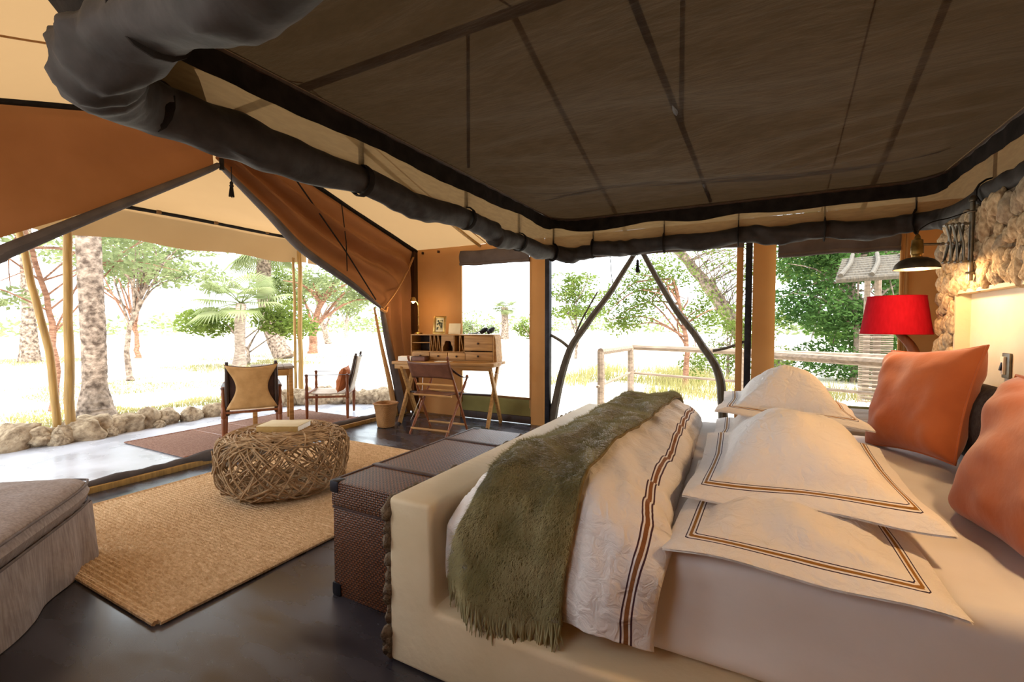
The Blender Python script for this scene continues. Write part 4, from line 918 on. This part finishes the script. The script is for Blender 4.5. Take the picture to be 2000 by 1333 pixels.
ht = thing('pole_shelter', 'outdoor shelter roofed with grey poles among the trees', 'shelter', (1.8, 9.2, 0))
for i in range(9): limb([(1.05 + .05 * i * .6, 8.6 + .16 * i, 1.92 + .052 * i), (2.2, 8.65 + .16 * i, 1.96 + .052 * i), (3.4, 8.7 + .16 * i, 1.94 + .052 * i)], .05, .04, 'roof_pole', 'branch', ht, 8, .05)
for i in range(7): limb([(1.1 + .38 * i, 8.55, 1.98), (1.3 + .36 * i, 9.2, 2.22), (1.45 + .34 * i, 9.95, 2.46)], .035, .03, 'rafter', 'branch', ht, 6)
for x, y in ((1.66, 9.1), (3.2, 9.1), (1.66, 9.9)): limb([(x, y, -.06), (x, y, 2.15)], .05, .045, 'post', 'rail', ht, 6)
for i in range(34): limb([(1.42 + .03 * nz(i, 2), 9.05, .02 + .034 * i), (1.62, 9.0 + .05 * (i % 2), .02 + .034 * i), (1.86 + .05 * nz(i, 5), 9.05, .02 + .034 * i)], .014, .012, 'woven_stick', 'rail', ht, 4)
# kerb rocks
kb = thing('rock_edging', 'row of rough rocks edging the porch floor', 'kerb', (-6.4, 3, 0))
KR = [rockmesh(30 + i, 3, 'rock', .34) for i in range(7)]
KP = curve([(-6.75, .4, 0), (-6.6, 1.4, 0), (-6.47, 2.0, 0), (-6.5, 2.4, 0), (-6.5, 2.9, 0), (-6.5, 3.7, 0), (-6.4, 4.5, 0), (-6.05, 4.98, 0), (-5.6, 5.2, 0), (-5.2, 5.45, 0), (-4.8, 5.7, 0)], 29)
rnd = random.Random(8)
for i, p in enumerate(KP):
    r = rnd.uniform(.12, .18); place(rnd.choice(KR), 'rock', kb, (p.x + rnd.uniform(-.05, .02), p.y, -.01 + r * .45), (r, r * 1.25, r * .95), (rnd.uniform(-.4, .4), rnd.uniform(-.4, .4), rnd.uniform(0, 6)))
for i in range(9):
    p = KP[2 + i * 3]; r = rnd.uniform(.05, .08); place(rnd.choice(KR), 'rock', kb, (p.x + .13, p.y + .08, r * .4), (r, r * 1.2, r), (0, 0, rnd.uniform(0, 6)))
# grass
def grass(name, label, boxes, n, seed, h):
    b = MB(); rnd = random.Random(seed)
    for i in range(n):
        x0, x1, y0, y1 = rnd.choice(boxes); x, y = rnd.uniform(x0, x1), rnd.uniform(y0, y1)
        if nz(x * .6, y * .6, seed) < -.12: continue
        hh_ = rnd.uniform(.4, 1) * h; a = rnd.uniform(0, 6.28); dx, dy = math.cos(a), math.sin(a); k = len(b.v); w_ = .006 + .004 * h
        b.v += [(x - dy * w_, y + dx * w_, -.06), (x + dy * w_, y - dx * w_, -.06), (x + dx * hh_ * .5, y + dy * hh_ * .5, -.06 + hh_)]; b.f.append((k, k + 1, k + 2))
    b.build(name, 'grass', edges=False, label=label, cat='grass', kind='stuff')
grass('grass', 'short dry grass growing beyond the rock edging', [(-9.5, -6.65, .2, 5), (-9, -6.6, 2.2, 4.5), (-13, -8, 3, 6)], 16000, 3, .07)
grass('grass', 'yellow grass under the fan palm and scattered trees', [(-15.5, -12.5, 6.8, 10.5), (-18.5, -14, 9, 13.5), (-24, -20, 5, 7.5)], 9000, 5, .12)
grass('grass', 'tall dry grass beyond the pole railing', [(-1.9, 2, 8.3, 11), (-4, -1, 9, 13)], 7000, 9, .4)
# ------------------------------------------------------------------ trees
def crown(b, blobs, n, size, seed, flat=1.):
    rnd = random.Random(seed); tot = sum(r[0] * r[1] * r[2] for _, r in blobs)
    for c, r in blobs:
        for i in range(int(n * r[0] * r[1] * r[2] / tot)):
            d = Vector((rnd.gauss(0, 1), rnd.gauss(0, 1), rnd.gauss(0, 1))).normalized() * rnd.random() ** .45
            p = Vector(c) + Vector((d.x * r[0], d.y * r[1], d.z * r[2])); s = size * rnd.uniform(.5, 1.2)
            if nz(p.x * .9 / size * .12, p.y * .9 / size * .12, p.z * .9 / size * .12 + seed) < -.18: continue
            a = Vector((rnd.gauss(0, 1), rnd.gauss(0, 1), rnd.gauss(0, .6))).normalized() * s; q = a.orthogonal().normalized(); q.rotate(Matrix.Rotation(rnd.uniform(0, 6.28), 3, a)); q *= s * .42
            k = len(b.v); b.v += [tuple(p - a), tuple(p + q), tuple(p + a), tuple(p - q)]; b.f.append((k, k + 1, k + 2, k + 3))
def tree(name, label, base, trunk, blobs, nleaf, size, leaf, bark, r0, seed, group='trees and bushes around the camp', twigs=2, cat='tree', tw=.42):
    t = thing(name, label, cat, base, 0, group); B = Vector(base); rnd = random.Random(seed)
    P = curve(trunk, 16); MB().tube([B + p + Vector((nz(i * .5, seed), nz(i * .5, 4, seed), 0)) * r0 * .8 for i, p in enumerate(P)], [r0 * (1.25 if i == 0 else 1) * (1 - .6 * i / 16) for i in range(17)], 8).build('trunk', bark, t, world=True)
    b = MB()
    for c, r in blobs:
        for k in range(twigs):
            s = P[rnd.randint(6, 16)] + B; e = B + Vector(c) + Vector((rnd.uniform(-.8, .8) * r[0], rnd.uniform(-.8, .8) * r[1], rnd.uniform(-.5, .6) * r[2])); m_ = s.lerp(e, .5) + Vector((rnd.uniform(-.2, .2), rnd.uniform(-.2, .2), .15 * (e - s).length))
            b.tube(curve([s, m_, e], 7), [r0 * tw * (1 - .8 * i / 7) for i in range(8)], 5)
    if twigs: b.build('branches', bark, t, world=True)
    if nleaf:
        b = MB(); crown(b, [(B + Vector(c), r) for c, r in blobs], int(nleaf * 1.9), size, seed); b.build('foliage', leaf, t, world=True, edges=False, kind='stuff')
    return t
def palm_trunk(t, base, pts, r0, r1, m='bark'):
    P = curve(pts, 70); MB().tube([Vector(base) + p for p in P], [(r0 + (r1 - r0) * min(1, i / 22) if i < 22 else r1) * (1 + .03 * (i % 2) + .07 * nz(i * .8, r0 * 9)) for i in range(71)], 12).build('trunk', m, t, world=True)
def fan(t, base, org, direc, L_, m='frond', blades=26, spread=3.6):
    """palmate leaf: stalk plus a fan of narrow folded blades"""
    d = Vector(direc).normalized(); s = Vector((0, 0, 1)).cross(d); s = s.normalized() if s.length > .01 else Vector((1, 0, 0)); u = d.cross(s)
    o = Vector(base) + Vector(org); h = o + d * L_ * .55; b = MB(); b.tube([o, o.lerp(h, .5) + Vector((0, 0, .03 * L_)), h], [.02, .016, .012], 5)
    for i in range(blades):
        a = (i / (blades - 1) - .5) * spread; v = (d * math.cos(a) + s * math.sin(a)).normalized(); q = v.cross(u).normalized() * .019 * L_; e = h + v * L_ * (.62 - .12 * abs(a)) + Vector((0, 0, -.10 * L_ - .05 * L_ * abs(a))); m_ = h + v * L_ * .34
        k = len(b.v); b.v += [tuple(h), tuple(m_ + q), tuple(e), tuple(m_ - q), tuple(m_ + u * .012 * L_)]; b.f += [(k, k + 1, k + 4), (k + 1, k + 2, k + 4), (k + 2, k + 3, k + 4), (k + 3, k, k + 4)]
    b.build('frond', m, t, world=True, edges=False)
def palm(label, base, pts, r0, r1, nf, L_, seed, up=.2, m='frond', bark='bark'):
    t = thing('palm_tree', label, 'tree', base, 0, 'trees and bushes around the camp'); palm_trunk(t, base, pts, r0, r1, bark); rnd = random.Random(seed); top = pts[-1]
    for i in range(nf):
        a = i * 2.4; e = rnd.uniform(-.7, .9) + up; fan(t, base, top, (math.cos(a), math.sin(a), e), L_ * rnd.uniform(.8, 1.1), m)
    return t
palm('thick grey palm trunk standing just beyond the porch poles', (-7.98, 2.83, -.06), [(0, 0, 0), (-.02, 0, .35), (-.03, .01, 1.0), (-.05, .0, 2.2), (-.1, -.02, 5.2)], .25, .135, 14, 1.6, 4)
palm('more distant palm trunk at the far left of the clearing', (-21.6, 5.95, -.06), [(0, 0, 0), (.05, 0, 2), (0, 0, 5.5), (-.1, 0, 8.5)], .3, .16, 14, 2.0, 6)
fp = palm('low fan palm with broad pale fronds on the clearing', (-13.6, 8.2, -.06), [(0, 0, 0), (.06, 0, .5), (0, .05, 1.3), (.0, .1, 1.9)], .22, .14, 16, 1.5, 9, .35, bark='bark_pale')
palm('tall shaggy palm with a leaning trunk behind the fan palm', (-16.0, 10.9, -.06), [(.5, .2, 0), (.0, 0, .9), (-.25, -.1, 2.2), (-.2, -.1, 4.3)], .38, .24, 18, 1.5, 12, -.35)
tree('acacia_tree', 'green bush growing round the fan palm', (-14.3, 8.9, -.06), [(0, 0, 0), (-.2, .1, .5), (-.5, -.2, 1.1)], [((-1.2, -.5, 1.35), (1.1, .9, .5)), ((.5, .8, 1.5), (1., .9, .6)), ((1.1, 1.0, 1.2), (.7, .7, .5))], 2600, .085, 'leaf_y', 'bark', .07, 31)
tree('acacia_tree', 'slim young tree alone on the pale clearing', (-20.6, 8.6, -.06), [(0, 0, 0), (-.1, 0, 1.0), (-.3, 0, 1.9)], [((-.8, -.4, 3.2), (1.2, 1.2, .7)), ((.6, .4, 3.4), (1.3, 1.3, .8)), ((-.2, 0, 4.3), (1.2, 1.2, .6))], 1500, .11, 'leaf_p', 'bark_red', .10, 32, twigs=5)
tree('acacia_tree', 'thin rusty trunk with wispy branches beside the porch poles', (-9.3, 2.8, -.06), [(0, 0, 0), (.02, .03, .8), (-.05, 0, 1.5), (.1, -.2, 2.4), (.1, -.4, 3.4)], [((-.5, -1.0, 2.6), (1.2, .9, .35)), ((.2, .9, 2.3), (.6, .7, .25)), ((-.6, 1.2, 2.9), (.9, 1.0, .3)), ((-.4, -.6, 1.7), (.6, .8, .2))], 2300, .06, 'leaf_p', 'bark_red', .055, 33, twigs=5, tw=.3)
tree('acacia_tree', 'wispy spreading tree behind the palm trunk', (-12.6, 5.1, -.06), [(0, 0, 0), (-.1, 0, .9), (.2, .2, 2.0), (.4, .5, 2.8)], [((.3, .9, 2.5), (1.0, 1.2, .4)), ((-.3, -.6, 2.9), (1.2, 1.2, .4)), ((.5, .7, 3.2), (1.1, 1.3, .3))], 2000, .07, 'leaf_p', 'bark', .07, 34, twigs=6)
tree('acacia_tree', 'pink-barked tree with a rounded crown by the porch corner pole', (-17.3, 13.7, -.06), [(0, 0, 0), (.05, .1, 1.4), (.3, .4, 2.6)], [((.6, .8, 3.2), (1.5, 1.5, 1.0)), ((-.6, -.6, 3.3), (1.3, 1.3, .7)), ((1.6, 2.0, 2.8), (1.2, 1.2, .9))], 2600, .11, 'leaf_p', 'bark_red', .20, 35, twigs=3)
tree('acacia_tree', 'slender pale-barked tree left of the pink-barked one', (-18.2, 12.9, -.06), [(0, 0, 0), (-.1, 0, 1.4), (-.3, -.2, 2.6)], [((-.3, -.3, 3.1), (1.0, 1.0, .8)), ((.2, .2, 2.3), (.7, .7, .5))], 1200, .10, 'leaf_y', 'bark_pale', .15, 36)
tree('acacia_tree', 'forked dark-barked tree right of the porch corner pole', (-24.5, 20.6, -.06), [(0, 0, 0), (-.3, -.2, 1.3), (-.5, -.4, 2.6)], [((-.8, -.6, 3.6), (1.8, 1.8, 1.3)), ((1.0, .9, 3.2), (1.7, 1.7, 1.0))], 1900, .15, 'leaf_p', 'bark', .2, 37, twigs=4)
tree('acacia_tree', 'far leafless-looking thorn tree seen past the door curtain', (-34, 30.6, -.06), [(0, 0, 0), (.1, 0, 1.5), (.2, .1, 2.8)], [((0, 0, 2.9), (1.7, 1.7, 1.0))], 500, .2, 'leaf_p', 'bark_pale', .18, 38, twigs=6)
palm('distant palm seen through the window above the desk', (-18.9, 34.0, -.06), [(0, 0, 0), (.05, 0, 1.2), (0, 0, 2.7)], .4, .3, 26, 1.15, 15, -.2)
tree('bush', 'low green bush left of the distant palm in the desk window', (-22.2, 34.5, -.06), [(0, 0, 0), (0, 0, .5)], [((-1, 0, .9), (1.9, 1.2, .8)), ((1.2, 0, .7), (1.3, 1, .6))], 900, .17, 'leaf_p', 'bark', .1, 39, cat='bush')
tree('bush', 'low green bush right of the distant palm in the desk window', (-17.0, 35, -.06), [(0, 0, 0), (0, 0, .5)], [((.3, 0, .9), (1.7, 1.2, .9))], 800, .17, 'leaf_y', 'bark', .1, 40, cat='bush')
tree('acacia_tree', 'umbrella acacia with a green dome crown beyond the branch arch', (-6.0, 16.3, -.06), [(0, 0, 0), (.05, 0, 1.0), (-.15, 0, 1.9)], [((-.2, 0, 2.9), (1.15, 1.1, .35)), ((-.1, 0, 2.4), (1.35, 1.2, .35)), ((.1, 0, 1.75), (1.2, 1.0, .3))], 2600, .075, 'leaf_y', 'bark', .06, 41, twigs=4)
tree('acacia_tree', 'thin rusty-trunked tree with light leaves inside the branch arch', (-1.25, 9.6, -.06), [(0, 0, 0), (.02, 0, .8), (-.08, 0, 1.5), (-.25, 0, 2.2)], [((-1.1, 0, 1.75), (.75, .6, .55)), ((-.55, 0, 2.25), (.8, .6, .4)), ((.25, .2, 1.6), (.5, .5, .5)), ((.3, .3, .5), (.5, .4, .35)), ((-1.35, .2, 1.3), (.35, .4, .3))], 4200, .042, 'leaf_y', 'bark_red', .06, 42, twigs=4)
t = tree('acacia_tree', 'massive leaning dark trunk behind the branch arch', (.6, 14, -.06), [(0, 0, 0), (-.7, 0, .7), (-1.6, 0, 2.0), (-2.2, 0, 2.8), (-3.0, 0, 3.9)], [((-2.0, -.5, 3.4), (1.9, 1.2, .7)), ((-.9, -.8, 2.6), (1.2, 1.0, .6)), ((.2, 0, 3.1), (1.2, 1.2, .8))], 2600, .05, 'leaf_y', 'bark', .26, 43, twigs=22, tw=.07)
tree('acacia_tree', 'dense green leafy tree filling the right-hand window', (1.9, 12.6, -.06), [(0, 0, 0), (.05, 0, 1.0), (-.05, 0, 2.2), (.1, 0, 3.4)], [((-.6, 0, 2.9), (1.2, .9, .8)), ((.7, .2, 2.5), (1.1, .9, .8)), ((-.8, .1, 1.7), (1.1, .9, .6)), ((.5, .1, 1.3), (1.2, .9, .6)), ((0, .2, .5), (1.4, .9, .5)), ((.1, .3, 3.8), (1.6, 1, .6))], 17000, .06, 'leaf_d', 'bark', .07, 44, twigs=4)
tree('acacia_tree', 'lighter green tree behind the dense one in the right-hand window', (3.9, 17, -.06), [(0, 0, 0), (0, 0, 1.5), (.1, 0, 3.0)], [((-1.6, 0, 3.0), (1.8, 1.2, 1.2)), ((.9, 0, 3.2), (1.8, 1.2, 1.2)), ((-.6, 0, 1.4), (2.2, 1.2, 1.0))], 11000, .1, 'leaf_g', 'bark', .12, 45)
tree('acacia_tree', 'pale green thicket between the leaning trunk and the railing', (-.6, 12.0, -.06), [(0, 0, 0), (0, 0, .6), (.1, 0, 1.2)], [((.3, 0, 1.3), (.9, .7, .6)), ((.5, 0, .5), (.9, .7, .5)), ((-.4, .4, .5), (.6, .5, .4))], 3600, .045, 'leaf_y', 'bark', .04, 46)
# far tree line closing the plain, its haze put into the pale leaf colour
b = MB(); rnd = random.Random(77); blobs = []
for i in range(150):
    a = R(-25 + 150 * i / 149 + rnd.uniform(-.6, .6)); d = rnd.uniform(62, 95); r = rnd.uniform(1.2, 3.2); blobs.append(((-math.sin(a) * d, math.cos(a) * d, r * .5 - .2), (r * 1.7, r * 1.7, r * .75)))
crown(b, blobs, 14000, .42, 78)
b.build('treeline', 'leaf_p', edges=False, label='hazy line of scrub and trees along the horizon', cat='trees', kind='stuff')
